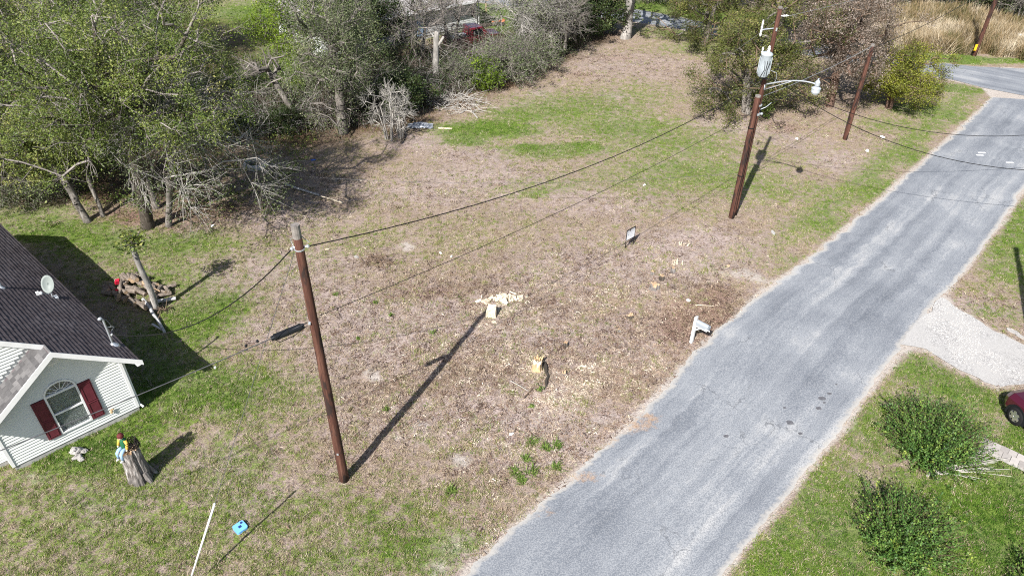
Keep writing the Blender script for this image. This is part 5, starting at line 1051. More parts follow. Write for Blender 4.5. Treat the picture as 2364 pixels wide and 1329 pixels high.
# ------------------------------------------------------------------ grey house beyond the thicket
def grey_house():
    c = G(1101, 64); d = G(999, 86) - c; rz = math.atan2(-d[1], -d[0]); h = thing('grey_house', 'low grey sided house with pale roof half hidden behind the thicket', 'house', (c[0], c[1], 0), rz)
    W = 15.0; Dp = 8.0; Z = 2.5
    wall = MB().box((-W, .02, .25), (0, Dp, Z)).build('wall', 'siding_grey', h)
    MB().box((-W + .05, .05, -.2), (-.05, Dp - .05, .25)).build('foundation', 'concrete', h)
    for i in range(13):
        z = .25 + i * .172; b = MB().add([(-W, -.012, z), (0, -.012, z), (0, .02, z), (-W, .02, z), (-W, .012, z + .175), (0, .012, z + .175), (0, .02, z + .175), (-W, .02, z + .175)], [(3, 2, 1, 0), (4, 5, 6, 7), (0, 1, 5, 4), (1, 2, 6, 5), (2, 3, 7, 6), (3, 0, 4, 7)]); b.build('siding_board', 'siding_grey', wall)
    for x0, x1, z0, z1 in ((-.62, -.22, 1.0, 1.9), (-9.6, -8.6, .9, 2.0), (-13.2, -12.2, .9, 2.0)):
        w = MB().box((x0 - .06, -.04, z0 - .06), (x1 + .06, .01, z1 + .06)).build('window', 'white_trim', h); MB().box((x0, -.05, z0), (x1, -.041, z1)).build('pane', 'car_glass', w); MB().box((x0, -.055, (z0 + z1) / 2 - .02), (x1, -.051, (z0 + z1) / 2 + .02)).build('rail', 'white_trim', w)
    MB().box((-.1, -.03, .25), (0.01, .03, Z)).build('corner_trim', 'white_trim', h)
    dr = MB().box((-6.3, -.04, .28), (-5.35, .0, 2.25)).build('door', 'door_blue', h); MB().ball((-5.45, -.07, 1.2), .035, 6).build('handle', 'chrome', dr)
    r = MB(); r.add([(-W - .5, -.6, Z - .02), (.5, -.6, Z - .02), (.5, Dp / 2, Z + 1.5), (-W - .5, Dp / 2, Z + 1.5), (-W - .5, Dp + .6, Z - .02), (.5, Dp + .6, Z - .02)], [(0, 1, 2, 3), (3, 2, 5, 4), (0, 3, 4), (1, 5, 2), (0, 4, 5, 1)]); rf = r.build('roof', 'roof_grey', h)
    MB().box((-W - .5, -.66, Z - .17), (.5, -.605, Z + .01)).build('fascia', 'white_trim', h); MB().box((.2, -.03, .25), (.26, .03, Z - .1)).build('downspout', 'white_trim', h)
grey_house()
p = at(1122, 30); t = thing('bird_feeder', 'small wooden bird feeder on a post on the lawn beside the grey house', 'bird feeder', p)
MB().box((-.05, -.05, -.1), (.05, .05, 1.2)).build('post', 'wood_cut', t); MB().box((-.25, -.25, 1.2), (.25, .25, 1.26)).box((-.2, -.2, 1.26), (-.15, -.15, 1.6)).box((.15, .15, 1.26), (.2, .2, 1.6)).build('tray', 'wood_cut', t); MB().add([(-.3, -.3, 1.6), (.3, -.3, 1.6), (.3, .3, 1.6), (-.3, .3, 1.6), (0, -.3, 1.85), (0, .3, 1.85)], [(0, 1, 4), (1, 2, 5, 4), (2, 3, 5), (3, 0, 4, 5), (3, 2, 1, 0)]).build('roof', 'paper', t)
b = MB(); rg = random.Random(2)
for i in range(7): b.ball((rg.uniform(-.5, .5), rg.uniform(-.3, .3), .08), (rg.uniform(.1, .22), rg.uniform(.2, .3), rg.uniform(.1, .25)), 7)
tag(b.build('orange_heap', 'orange_plastic', loc=at(1150, 52)), 'orange heap of rubbish on the lawn right of the grey house', 'rubbish')
b = MB(); b.tube([(-1.6, 0, .15), (1.6, .1, .15)], .15, 8).tube([(-1.4, .35, .13), (1.2, .4, .13)], .13, 8); o = b.build('log_pair', 'bark_dark', loc=at(1125, 62)); o.rotation_euler[2] = .3; tag(o, 'dark fallen trunks on the lawn at the corner of the grey house', 'log')
b = MB().box((-.35, -.2, 0), (.35, .2, .18)).box((-.2, -.25, .18), (.25, .1, .3)); o = b.build('white_scrap', 'paper', loc=at(2348, 100, .5)); tag(o, 'white scrap caught in the tall dry grass at the right edge', 'scrap')
b = MB().box((-.1, -.03, 0), (.1, .03, .9)); tag(b.build('marker_post', 'yellow_paint', loc=at(2361, 130)), 'yellow marker post in the grass at the far right edge', 'marker post')

# ------------------------------------------------------------------ trees and shrubs
def seg_tubes(P0, P1, R0, R1, k):
    """open tapered tubes, one per segment, all at once"""
    P0, P1 = np.asarray(P0, float), np.asarray(P1, float); n = len(P0); d = P1 - P0; L = np.linalg.norm(d, axis=1, keepdims=True) + 1e-9; d = d / L
    ref = np.where(np.abs(d[:, 2:3]) < .9, np.array([[0, 0, 1.]]), np.array([[1., 0, 0]])); u = np.cross(d, ref); u /= np.linalg.norm(u, axis=1, keepdims=True) + 1e-9; w = np.cross(d, u)
    a = np.arange(k) * 2 * math.pi / k; ring = u[:, None, :] * np.cos(a)[None, :, None] + w[:, None, :] * np.sin(a)[None, :, None]
    V = np.concatenate([P0[:, None] + ring * np.asarray(R0)[:, None, None], P1[:, None] + ring * np.asarray(R1)[:, None, None]], 1).reshape(-1, 3)
    j = np.arange(k); q = np.stack([j, (j + 1) % k, k + (j + 1) % k, k + j], 1); F = (np.arange(n)[:, None, None] * 2 * k + q[None]).reshape(-1, 4)
    return V, F
def leaf_quads(rg, C, size, aspect=.5, up=.35, tint=None, dirs=None):
    n = len(C); nrm = rg.normal(0, 1, (n, 3)); nrm[:, 2] = np.abs(nrm[:, 2]) + up; nrm /= np.linalg.norm(nrm, axis=1, keepdims=True)
    a = rg.normal(0, 1, (n, 3)) if dirs is None else dirs + rg.normal(0, .35, (n, 3)); a -= nrm * (a * nrm).sum(1, keepdims=True); a /= np.linalg.norm(a, axis=1, keepdims=True) + 1e-9; b = np.cross(nrm, a)
    s = size * rg.uniform(.6, 1.35, (n, 1)); A = a * s * .5; B = b * s * .5 * aspect; bend = nrm * s * .12
    V = np.stack([C - A, C + B - bend, C + A, C - B - bend], 1).reshape(-1, 3); F = np.arange(4 * n).reshape(-1, 4)
    t = rg.random(n) if tint is None else np.clip(tint + rg.normal(0, .10, n), 0, 1)
    return V, F, np.repeat(t, 4)
def grow(seed, H, r0, crown_z, crown_r, crown_h, n_att, trunk_frac=.72, wob=.04, lumps=.35, stems=1, spread=.0, lean=(0, 0), core=.35, hang=0.0):
    rg = np.random.default_rng(seed); nodes = []; par = []
    for s in range(stems):
        a = rg.uniform(0, 6.28); base = np.array([math.cos(a), math.sin(a), 0]) * (spread * rg.uniform(.3, 1) if stems > 1 else 0)
        out = np.array([math.cos(a), math.sin(a), 0]) * (crown_r * .35 if stems > 1 else 0) + np.array([lean[0], lean[1], 0]); m = max(5, int(H * trunk_frac / .45)); prev = -1; w = np.zeros(3)
        for i in range(m + 1):
            t = i / m; w = w + rg.normal(0, wob, 3) * np.array([1, 1, 0]) * (i > 0); p = base + out * t ** 1.3 + w + np.array([0, 0, H * trunk_frac * t - (.15 if i == 0 else 0)])
            nodes.append(p); par.append(prev); prev = len(nodes) - 1
    u = rg.normal(0, 1, (n_att * 3, 3)); u /= np.linalg.norm(u, axis=1, keepdims=True); rad = rg.random(n_att * 3) ** (1 / 2.6)
    lump = 1 + lumps * np.sin(u[:, 0] * 3.1 + seed) * np.sin(u[:, 1] * 3.7 + seed * 1.7) + lumps * .6 * np.sin(u[:, 2] * 5 + seed * .7 + u[:, 0] * 4)
    att = u * rad[:, None] * lump[:, None] * np.array([crown_r, crown_r, crown_h]) + np.array([lean[0], lean[1], crown_z]); att[:, 2] -= hang * (np.hypot(att[:, 0], att[:, 1]) / crown_r) ** 2
    keep = (att[:, 2] > .35) & ((rad > core) | (rg.random(len(rad)) < .25)); att = att[keep][:n_att]
    att = att[np.argsort(np.hypot(att[:, 0] - lean[0], att[:, 1] - lean[1]) + np.abs(att[:, 2] - crown_z) * .5)]
    N = np.zeros((len(nodes) + len(att) * 6, 3)); n = len(nodes); N[:n] = nodes; tips = []
    low = min(crown_z - crown_h, H * .25)
    for p in att:
        dv = p - N[:n]; dist = np.linalg.norm(dv, axis=1); cost = dist + .8 * np.maximum(0, N[:n, 2] - p[2] + .15 * dist) + 3 * (N[:n, 2] < max(.25, low * .6)) ; i = int(np.argmin(cost)); s = N[i]; L = dist[i]; m = int(np.clip(L / .55, 1, 5)); bow = np.array([0, 0, .18 * L]) + rg.normal(0, .07 * L, 3); pr = i
        for q in range(1, m + 1):
            t = q / m; N[n] = s * (1 - t) + p * t + bow * 4 * t * (1 - t) * .5 + (rg.normal(0, .035 * L, 3) if q < m else 0); par.append(pr); pr = n; n += 1
        tips.append(n - 1)
    N = N[:n]; par = np.array(par); e = 2.35; acc = np.zeros(n); acc[tips] = .012 ** e
    for i in range(n - 1, -1, -1):
        if acc[i] == 0: acc[i] = .008 ** e
        if par[i] >= 0: acc[par[i]] += acc[i]
    R = acc ** (1 / e); R = R * (r0 / R[0]) if stems == 1 else R * (r0 / R.max()); R = np.maximum(R, .008)
    return rg, N, par, R, np.array(tips)
def tree(name, label, cat, px, py, H, r0, crown_z, crown_r, crown_h, n_att, leaf, bark, n_leaf=60, lsize=.15, twigs=4, twig_len=.7, twig_mat=None, aspect=.55, cl=.34, seed=0, bare=.0, group=None, xy=None, tint_c=.5, flare=1.25, dup=None, scale=1.0, rz=0.0, up=.35, **kw):
    loc = at(px, py) if xy is None else (xy[0], xy[1], gz(*xy)); t = thing(name, label, cat, loc, rz, group)
    if scale != 1.0: t.scale = (scale,) * 3
    if dup is not None:
        for ch in dup.children:
            c = ch.copy(); COL.objects.link(c); c.parent = t
        return t
    rg, N, par, R, tips = grow(seed, H, r0, crown_z, crown_r, crown_h, n_att, **kw)
    i = np.where(par >= 0)[0]; R0 = R[par[i]].copy(); R1 = R[i]; R0 = np.where(R0 > R1 * 1.5, np.maximum(R1 * 1.15, R0 * .0 + R1 * 1.15), R0)
    onstem = (R[par[i]] <= R1 * 1.5); big = R1 > .055
    V, F = seg_tubes(N[par[i]][big], N[i][big], R0[big] * np.where(N[par[i]][big][:, 2] < .1, flare, 1), R1[big], 9); finish('trunk', np_mesh('trunk', V, F), bark, t, True)
    V1, F1 = seg_tubes(N[par[i]][~big], N[i][~big], R0[~big], R1[~big], 4)
    # twigs around the tips
    nt = len(tips); src = np.repeat(N[tips], twigs, 0); outd = N[tips] - np.array([0, 0, crown_z - crown_h * .35]); outd /= np.linalg.norm(outd, axis=1, keepdims=True) + 1e-9
    d = np.repeat(outd, twigs, 0) * .75 + rg.normal(0, .6, (nt * twigs, 3)); d /= np.linalg.norm(d, axis=1, keepdims=True); ln = rg.uniform(.4, 1.1, (len(d), 1)) * twig_len
    mid = src + d * ln * .5 + rg.normal(0, .06, d.shape); end = src + d * ln + np.array([0, 0, .05]) * ln; end += rg.normal(0, .08, d.shape)
    side = mid + (d + rg.normal(0, .5, d.shape)) * ln * .45
    V2, F2 = seg_tubes(np.vstack([src, mid, mid]), np.vstack([mid, end, side]), np.concatenate([np.full(len(src), .011), np.full(2 * len(src), .008)]), np.concatenate([np.full(len(src), .008), np.full(2 * len(src), .004)]), 3)
    finish('branches', np_mesh('branches', np.vstack([V1, V2]), np.vstack([F1, F2 + len(V1)])), twig_mat or bark, t)
    if n_leaf:
        live = rg.random(nt) > bare; lt = np.repeat(live, twigs); seg = rg.random((lt.sum(), n_leaf // twigs, 1)) * 1.1
        C = (mid[lt][:, None] * (1 - seg) + end[lt][:, None] * seg) + rg.normal(0, cl * .5, (lt.sum(), n_leaf // twigs, 3)); tc = np.repeat(np.clip(tint_c + rg.normal(0, .16, nt), 0, 1)[:, None], twigs, 1).ravel()[lt]; tc = np.repeat(tc, n_leaf // twigs)
        C = C.reshape(-1, 3); ok = C[:, 2] > .12; V, F, T = leaf_quads(rg, C[ok], lsize, aspect, up, tc[ok]); finish('crown', np_mesh('crown', V, F, T), leaf, t)
    return t
W_L = 'trees in the woods on the left'
oak = dict(leaf='leaf_olive', bark='bark_grey', twig_mat='twig_grey', lsize=.092, n_leaf=270, twigs=6, twig_len=1.0, cl=.4)
Ta = tree('oak_tree', 'large oak with thick dark trunk and wide crown behind the firewood pile', 'tree', 341, 522, 11.0, .30, 8.3, 4.9, 3.4, 250, seed=1, bare=.2, lumps=.45, lean=(1.9, -1.6), **{**oak, 'bark': 'bark_dark'})
Tb = tree('slim_tree', 'slim grey trunked tree with bare pale branches, right of the thick dark oak', 'tree', 387, 520, 8.8, .15, 6.9, 3.2, 2.0, 130, seed=2, leaf='leaf_greygreen', bark='bark_grey', twig_mat='twig_pale', lsize=.10, n_leaf=98, twigs=7, twig_len=1.5, cl=.5, bare=.4, lean=(2.5, -1.0), hang=1.0)
Tc = tree('slim_tree', 'grey tree standing just behind the two front trunks', 'tree', 361, 476, 9.0, .17, 6.2, 3.2, 2.8, 110, seed=3, bare=.25, **oak)
Td = tree('small_tree', 'small leaning tree with low bright crown behind the cream house', 'tree', 204, 512, 5.6, .17, 4.0, 2.6, 1.5, 110, seed=4, leaf='leaf_olive', bark='bark_grey', lsize=.10, n_leaf=170, twigs=6, twig_len=.8, tint_c=.66, lean=(-1.1, .6))
Te = tree('small_tree', 'thin leaning tree right of the small bright tree', 'tree', 238, 500, 5.0, .10, 3.6, 1.6, 1.3, 50, seed=5, leaf='leaf_olive', bark='bark_grey', lsize=.10, n_leaf=150, twigs=6, lean=(-.7, .8))
Tf = tree('oak_tree', 'oak at the left picture edge behind the small bright tree', 'tree', 60, 420, 9.5, .22, 5.6, 4.3, 3.6, 170, seed=6, bare=.12, tint_c=.5, **oak)
Tg = tree('oak_tree', 'tall oak deep in the woods behind the largest oak', 'tree', 190, 365, 11, .25, 6.5, 4.6, 4.0, 190, seed=7, bare=.15, tint_c=.42, **oak)
tree('oak_tree', 'olive green oak filling the top left corner of the woods', 'tree', -60, 300, 10, .22, 6, 4.5, 4, 0, 0, 0, dup=Tg, rz=2.0, group=W_L); tree('oak_tree', 'oak in the top left woods, second from the corner', 'tree', 90, 250, 10, .22, 6, 4.5, 4, 0, 0, 0, dup=Ta, rz=4.1, scale=.95, group=W_L)
tree('oak_tree', 'oak at the top of the woods above the largest oak', 'tree', 300, 255, 10, .22, 6, 4.5, 4, 0, 0, 0, dup=Tf, rz=1.2, scale=1.08, group=W_L); tree('oak_tree', 'oak beside the green clearing at the right of the woods', 'tree', 395, 280, 10, .22, 6, 4.5, 4, 0, 0, 0, dup=Tg, rz=3.3, scale=.85, group=W_L)
tree('oak_tree', 'far oak along the top edge left of the clearing', 'tree', 200, 160, 10, .22, 6, 4.5, 4, 0, 0, 0, dup=Ta, rz=.7, scale=1.0, group=W_L); tree('oak_tree', 'far oak along the top edge above the clearing', 'tree', 380, 150, 10, .22, 6, 4.5, 4, 0, 0, 0, dup=Tf, rz=5.0, scale=.85, group=W_L); tree('oak_tree', 'far oak in the extreme top left corner', 'tree', 0, 160, 10, .22, 6, 4.5, 4, 0, 0, 0, dup=Tg, rz=5.6, scale=1.05, group=W_L)
tree('small_tree', 'low spreading tree at the left edge above the house roof', 'tree', 30, 440, 5, .2, 3, 2, 1, 0, 0, 0, dup=Td, rz=2.4, scale=.95)
Th = tree('lime_tree', 'bright yellow green tree beside the sunny clearing', 'tree', 725, 252, 8.4, .14, 5.4, 2.7, 2.7, 95, seed=8, leaf='leaf_lime', bark='bark_grey', lsize=.13, n_leaf=138, twigs=6, twig_len=.9, cl=.42, lean=(-1.0, .6), tint_c=.5)
Ti = tree('vine_covered_tree', 'tall grey green tree wrapped in vines standing in the thicket', 'tree', 792, 306, 9.2, .30, 5.2, 2.3, 3.9, 170, seed=9, leaf='leaf_greygreen', bark='bark_grey', twig_mat='twig_grey', lsize=.10, n_leaf=168, twigs=7, twig_len=1.1, cl=.45, bare=.15, trunk_frac=.9, tint_c=.55)
tree('vine_covered_tree', 'dark leaning dead trunk beside the sunny clearing', 'tree', 690, 296, 5.0, .18, 3.6, 1.6, 1.2, 30, 'leaf_greygreen', 'bark_grey', 0, twigs=7, twig_mat='twig_grey', seed=10, lean=(-1.4, .5), twig_len=1.0)
Tj = tree('evergreen_tree', 'dark green tree left of the grey house in the thicket', 'tree', 868, 190, 8.0, .18, 4.4, 2.4, 3.4, 130, seed=11, leaf='leaf_dark', bark='bark_dark', lsize=.14, n_leaf=120, twigs=6, cl=.45)
tree('evergreen_tree', 'dark green tree hiding the left end of the grey house', 'tree', 800, 150, 8, .2, 4, 3, 3, 0, 0, 0, dup=Tj, rz=2.2, scale=1.0)
Tk = tree('bare_tree', 'bare grey tree in front of the grey house wall', 'tree', 965, 175, 7.0, .12, 4.4, 2.3, 2.6, 90, 'leaf_greygreen', 'bark_grey', 36, twigs=13, twig_mat='twig_grey', seed=12, stems=3, spread=.4, twig_len=1.2, bare=.5, lsize=.11)
tree('bare_tree', 'thin bare tree in front of the red pickup', 'tree', 1046, 128, 6, .1, 4, 2, 2, 0, 0, 0, dup=Tk, rz=1.9, scale=.85)
Tl = tree('bare_tree', 'pale white trunked tree right of the red pickup', 'tree', 1196, 122, 7.5, .15, 4.6, 3.0, 2.8, 130, 'leaf_greygreen', 'bark_pale', 60, twigs=15, twig_mat='twig_pale', seed=13, bare=.5, twig_len=1.5, hang=.8, lsize=.15, lean=(.6, 0))
tree('bare_tree', 'bare leaning tree with pale branches at the top centre', 'tree', 1262, 118, 6, .1, 4, 2, 2, 0, 0, 0, dup=Tl, rz=2.6, scale=.85)
tree('bare_tree', 'bare grey tree overhanging the lot at the top centre', 'tree', 1300, 130, 6, .1, 4, 2, 2, 0, 0, 0, dup=Tk, rz=.4, scale=.8)
Tm = tree('bare_bush', 'bare many stemmed bush standing forward of the thicket beside the tarp', 'bush', 900, 322, 3.6, .055, 2.2, 1.0, 1.4, 60, 'leaf_greygreen', 'twig_pale', 6, twigs=6, twig_mat='twig_pale', seed=14, stems=7, spread=.35, twig_len=.6, bare=.7, trunk_frac=.6, lsize=.12)
tree('bare_bush', 'second bare bush close behind the forward bare bush', 'bush', 925, 318, 3, .05, 2, 1, 1, 0, 0, 0, dup=Tm, rz=2.0, scale=.8)
# broken snag
p = at(1008, 205); t = thing('snag', 'broken pale dead trunk with a stubby side limb in the thicket', 'dead tree', p); MB().tube([(0, 0, -.1), (.02, .03, 1.2), (.08, .05, 2.4), (.14, .08, 3.5), (.2, .1, 4.0)], [.26, .22, .21, .2, .14], 10).build('trunk', 'bark_pale', t, True); MB().tube([(.1, .06, 2.9), (.4, 0, 3.25), (.68, -.05, 3.7)], [.12, .10, .08], 8).build('side_limb', 'bark_pale', t, True); MB().tube([(.12, .08, 3.5), (-.1, .1, 3.75), (-.25, .1, 3.95)], [.08, .06, .02], 6).build('splinter', 'bark_pale', t)
shr = dict(stems=6, spread=.6, trunk_frac=.55, twigs=5, twig_len=.5, cl=.34, core=.25)
Sa = tree('evergreen_bush', 'dense green bush at the thicket edge below the red pickup', 'bush', 1160, 190, 2.8, .05, 1.5, 2.0, 1.5, 120, 'leaf_greygreen', 'bark_grey', 60, .13, seed=15, tint_c=.45, bare=.35, lumps=.5, twig_mat='twig_grey', **{**shr, 'twigs': 6, 'twig_len': .9})
Sb = tree('evergreen_bush', 'bright yellow green bush in the thicket below the pickup', 'bush', 1118, 205, 1.8, .04, 1.0, 1.0, .9, 60, 'leaf_lime', 'bark_grey', 60, .14, seed=16, tint_c=.3, **shr)
Sc = tree('evergreen_bush', 'dark green bush at the top centre beside the bare leaning tree', 'bush', 1330, 92, 4.2, .07, 2.2, 2.4, 2.0, 130, 'leaf_dark', 'bark_dark', 60, .18, seed=17, **shr)
tree('evergreen_bush', 'dark green bush left of the thick far trunk', 'bush', 1385, 80, 4, .1, 2, 2, 2, 0, 0, 0, dup=Sc, rz=2.2, scale=1.0); tree('evergreen_bush', 'olive bush below the bare leaning tree at the lot edge', 'bush', 1232, 168, 3, .1, 2, 2, 2, 0, 0, 0, dup=Sa, rz=1.7, scale=.9)
tree('evergreen_bush', 'olive bush half hiding the red pickup', 'bush', 1138, 122, 3, .1, 2, 2, 2, 0, 0, 0, dup=Sa, rz=4.0, scale=.45); tree('evergreen_bush', 'dark bush in the middle of the thicket', 'bush', 930, 262, 3, .1, 2, 2, 2, 0, 0, 0, dup=Sc, rz=1.0, scale=.75); tree('evergreen_bush', 'dark bush between the vine covered tree and the clearing', 'bush', 655, 305, 3, .1, 2, 2, 2, 0, 0, 0, dup=Sc, rz=3.0, scale=.42); tree('evergreen_bush', 'dark bush at the right end of the left woods', 'bush', 545, 318, 3, .1, 2, 2, 2, 0, 0, 0, dup=Sc, rz=5.0, scale=.45)
tree('evergreen_bush', 'olive bush in the thicket right of the broken snag', 'bush', 1060, 205, 3, .1, 2, 2, 2, 0, 0, 0, dup=Sa, rz=2.9, scale=.75); tree('evergreen_bush', 'olive bush at left edge beyond the roof', 'bush', 20, 470, 3, .1, 2, 2, 2, 0, 0, 0, dup=Sa, rz=1.1, scale=.8); tree('evergreen_bush', 'green bush by the trunks left of the thick oak', 'bush', 110, 460, 3, .1, 2, 2, 2, 0, 0, 0, dup=Sa, rz=5.1, scale=.7)
# far trunk with the crown above the frame; its limbs shade the side street
Tn = tree('large_tree', 'thick trunked tree at the top centre shading the side street', 'tree', 1444, 88, 10, .42, 6.6, 4.2, 2.6, 75, 'leaf_oak', 'bark_pale', 18, twigs=6, twig_mat='twig_grey', seed=18, lsize=.18, bare=.45)
ok2 = dict(leaf='leaf_oak', bark='bark_grey', twig_mat='twig_brown', lsize=.11, n_leaf=204, twigs=6, twig_len=.85, cl=.36, core=.45)
To = tree('oak_tree', 'olive brown oak with low branches right behind the transformer pole', 'tree', 1735, 262, 7.6, .2, 4.1, 4.3, 3.3, 175, seed=19, hang=1.0, stems=3, spread=.5, lumps=.45, **ok2)
tree('oak_tree', 'farther oak with dark trunk in front of the side street', 'tree', 1622, 102, 7, .2, 4, 4, 3, 0, 0, 0, dup=To, rz=2.3, scale=.98); Tp = tree('oak_tree', 'oak behind the transformer at the top edge', 'tree', 1790, 120, 8.5, .2, 5.4, 3.8, 3.0, 150, seed=20, **ok2)
tree('oak_tree', 'oak on the far side of the street at the top edge', 'tree', 1660, 25, 7, .2, 4, 4, 3, 0, 0, 0, dup=Tp, rz=1.3, scale=.9)
Tq = tree('cedar_tree', 'browning grey cedar with thick reddish trunk between the roadside poles', 'tree', 1913, 244, 7.8, .30, 4.9, 3.0, 2.9, 190, 'leaf_brown', 'bark_brown', 120, .14, twigs=8, twig_mat='twig_brown', seed=21, twig_len=.8, aspect=.35, lumps=.4, tint_c=.45, cl=.42)
tree('cedar_tree', 'second browning cedar behind the first, at the top edge', 'tree', 1930, 135, 7, .2, 4, 4, 3, 0, 0, 0, dup=Tq, rz=2.2, scale=.9)
Tr = tree('juniper_tree', 'yellow green juniper with low crown right of the roadside pole', 'tree', 2060, 248, 4.2, .16, 2.2, 2.4, 1.5, 210, 'leaf_cedar', 'bark_brown', 140, .12, twigs=7, twig_mat='twig_brown', seed=22, twig_len=.6, aspect=.4, stems=4, spread=.5, lumps=.45, cl=.34)
tree('sapling', 'bright green sapling at the foot of the oak by the transformer pole', 'sapling', 1769, 274, .9, .02, .6, .28, .4, 16, 'leaf_weed', 'twig_brown', 40, .11, seed=23, twigs=4, twig_len=.2, cl=.15)
for i, (px, py, s, r, src, lb) in enumerate(((2010, 20, 1.0, .4, Sa, 'green shrub at the top edge left of the tall dry grass'), (2085, 12, .9, 2.0, Sc, 'dark green shrub at the top edge above the tall dry grass'), (2160, 14, 1.0, 3.3, Sa, 'green shrub behind the tall dry grass, left of the far pole'), (2225, 20, 1.1, 4.4, Sc, 'dark shrub behind the far pole'), (2275, 24, .9, 1.4, Sa, 'green shrub just right of the far pole'), (2330, 35, 1.1, 2.7, Sc, 'dark shrub at the top right corner'), (2364, 50, 1.0, 5.2, Sa, 'shrub at the right edge behind the tall dry grass'), (1500, 8, 1.0, 1.0, Sa, 'green shrub across the side street at the top edge'), (1570, 14, 1.1, 2.5, Sa, 'second green shrub across the side street'), (1440, -5, 1.2, .3, Sc, 'dark shrub across the side street behind the thick trunk'), (1860, 62, .9, 4, Sa, 'green shrub beyond the side street behind the brown cedar'))):
    tree('roadside_shrub', lb, 'bush', px, py, 3, .1, 2, 2, 2, 0, 0, 0, dup=src, rz=r, scale=s)
tree('bare_tree', 'bare grey brush tree at the top right corner', 'tree', 2345, 55, 6, .1, 4, 2, 2, 0, 0, 0, dup=Tk, rz=3.1, scale=.75)
# rounded hedge bushes on the right lawn: upright leafy shoots
def shoot_bush(name, label, px, py, R_, H, n, seed, leaf='leaf_hedge', dup=None, rz=0):
    t = thing(name, label, 'bush', at(px, py), rz)
    rg = np.random.default_rng(seed); th = rg.uniform(0, 6.28, n); el = np.arcsin(np.clip(rg.uniform(.02, 1, n) ** .8, 0, 1)); dirs = np.stack([np.cos(el) * np.cos(th), np.cos(el) * np.sin(th), np.sin(el)], 1)
    ext = np.array([R_, R_, H]) * (1 + .10 * np.sin(th * 3 + seed) + .08 * np.sin(th * 7 + el * 5))[:, None] * (.60 + .46 * rg.random((n, 1)) ** 1.3 + .22 * (rg.random((n, 1)) > .82)); end = dirs * ext; end[:, 2] = np.maximum(end[:, 2], .12); st = end * rg.uniform(.25, .5, (n, 1)); st[:, 2] *= .6
    tipd = dirs * .6 + np.array([0, 0, .75]); mid = (st + end) / 2 - np.array([0, 0, .08]); end = end + np.array([0, 0, .10])
    V, F = seg_tubes(np.vstack([st, mid]), np.vstack([mid, end]), np.concatenate([np.full(n, .008), np.full(n, .005)]), np.concatenate([np.full(n, .005), np.full(n, .002)]), 3); finish('stems', np_mesh('stems', V, F), 'twig_brown', t)
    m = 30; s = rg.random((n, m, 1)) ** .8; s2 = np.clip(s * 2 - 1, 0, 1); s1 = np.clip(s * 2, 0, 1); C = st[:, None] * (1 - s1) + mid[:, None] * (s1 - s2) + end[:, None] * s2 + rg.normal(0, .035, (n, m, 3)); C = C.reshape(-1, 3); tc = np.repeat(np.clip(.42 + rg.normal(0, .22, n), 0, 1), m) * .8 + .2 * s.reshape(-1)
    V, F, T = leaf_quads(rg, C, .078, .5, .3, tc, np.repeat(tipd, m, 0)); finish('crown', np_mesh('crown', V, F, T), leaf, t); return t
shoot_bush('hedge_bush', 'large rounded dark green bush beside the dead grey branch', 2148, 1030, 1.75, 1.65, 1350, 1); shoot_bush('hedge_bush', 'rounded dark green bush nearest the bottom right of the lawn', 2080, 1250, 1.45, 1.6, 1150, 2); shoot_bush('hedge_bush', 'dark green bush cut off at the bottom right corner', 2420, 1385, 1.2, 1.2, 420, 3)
def dead_branch():
    t = thing('dead_branch', 'pale grey dead branch lying against the large rounded bush', 'branch', at(2138, 1098)); rg = random.Random(4); b = MB(); e = G(2290, 1045) - G(2138, 1098); d0 = Vector((e[0], e[1], .25)); L = d0.length
    for i in range(150):
        s = rg.uniform(0, .6); a = rg.gauss(0, .20); f = rg.uniform(.55, 1.05); q = Matrix.Rotation(a, 3, 'Z') @ d0; st = d0 * s * .6; e_ = st + q * (f - s) + Vector((0, 0, rg.uniform(-.2, .25))); m = (st + e_) / 2 + Vector((rg.uniform(-.05, .05), rg.uniform(-.05, .05), .1)); b.tube([st, m, e_], [.024, .016, .006], 4, cap=False)
    b.tube([(0, 0, 0), d0 * .5 + Vector((0, 0, .06)), d0], [.035, .025, .008], 6); b.build('twigs', 'twig_pale', t)
dead_branch()
# leafy tuft on the cut trunk
rg = np.random.default_rng(6); c = np.array(CUTTOP) + np.array([-.02, .05, .10]); V, F, T = leaf_quads(rg, c + rg.normal(0, 1, (420, 3)) * np.array([.26, .26, .22]), .15, .55); finish('crown', np_mesh('crown', V, F, T), 'leaf_olive', CUT)
b = MB(); r_ = random.Random(3)
for i in range(16): d = Vector((r_.gauss(0, .3), r_.gauss(0, .3), r_.uniform(.05, .45))); b.tube([CUTTOP * .97, CUTTOP + d * .5, CUTTOP + d], [.02, .012, .005], 4)
b.build('shoots', 'twig_grey', CUT)
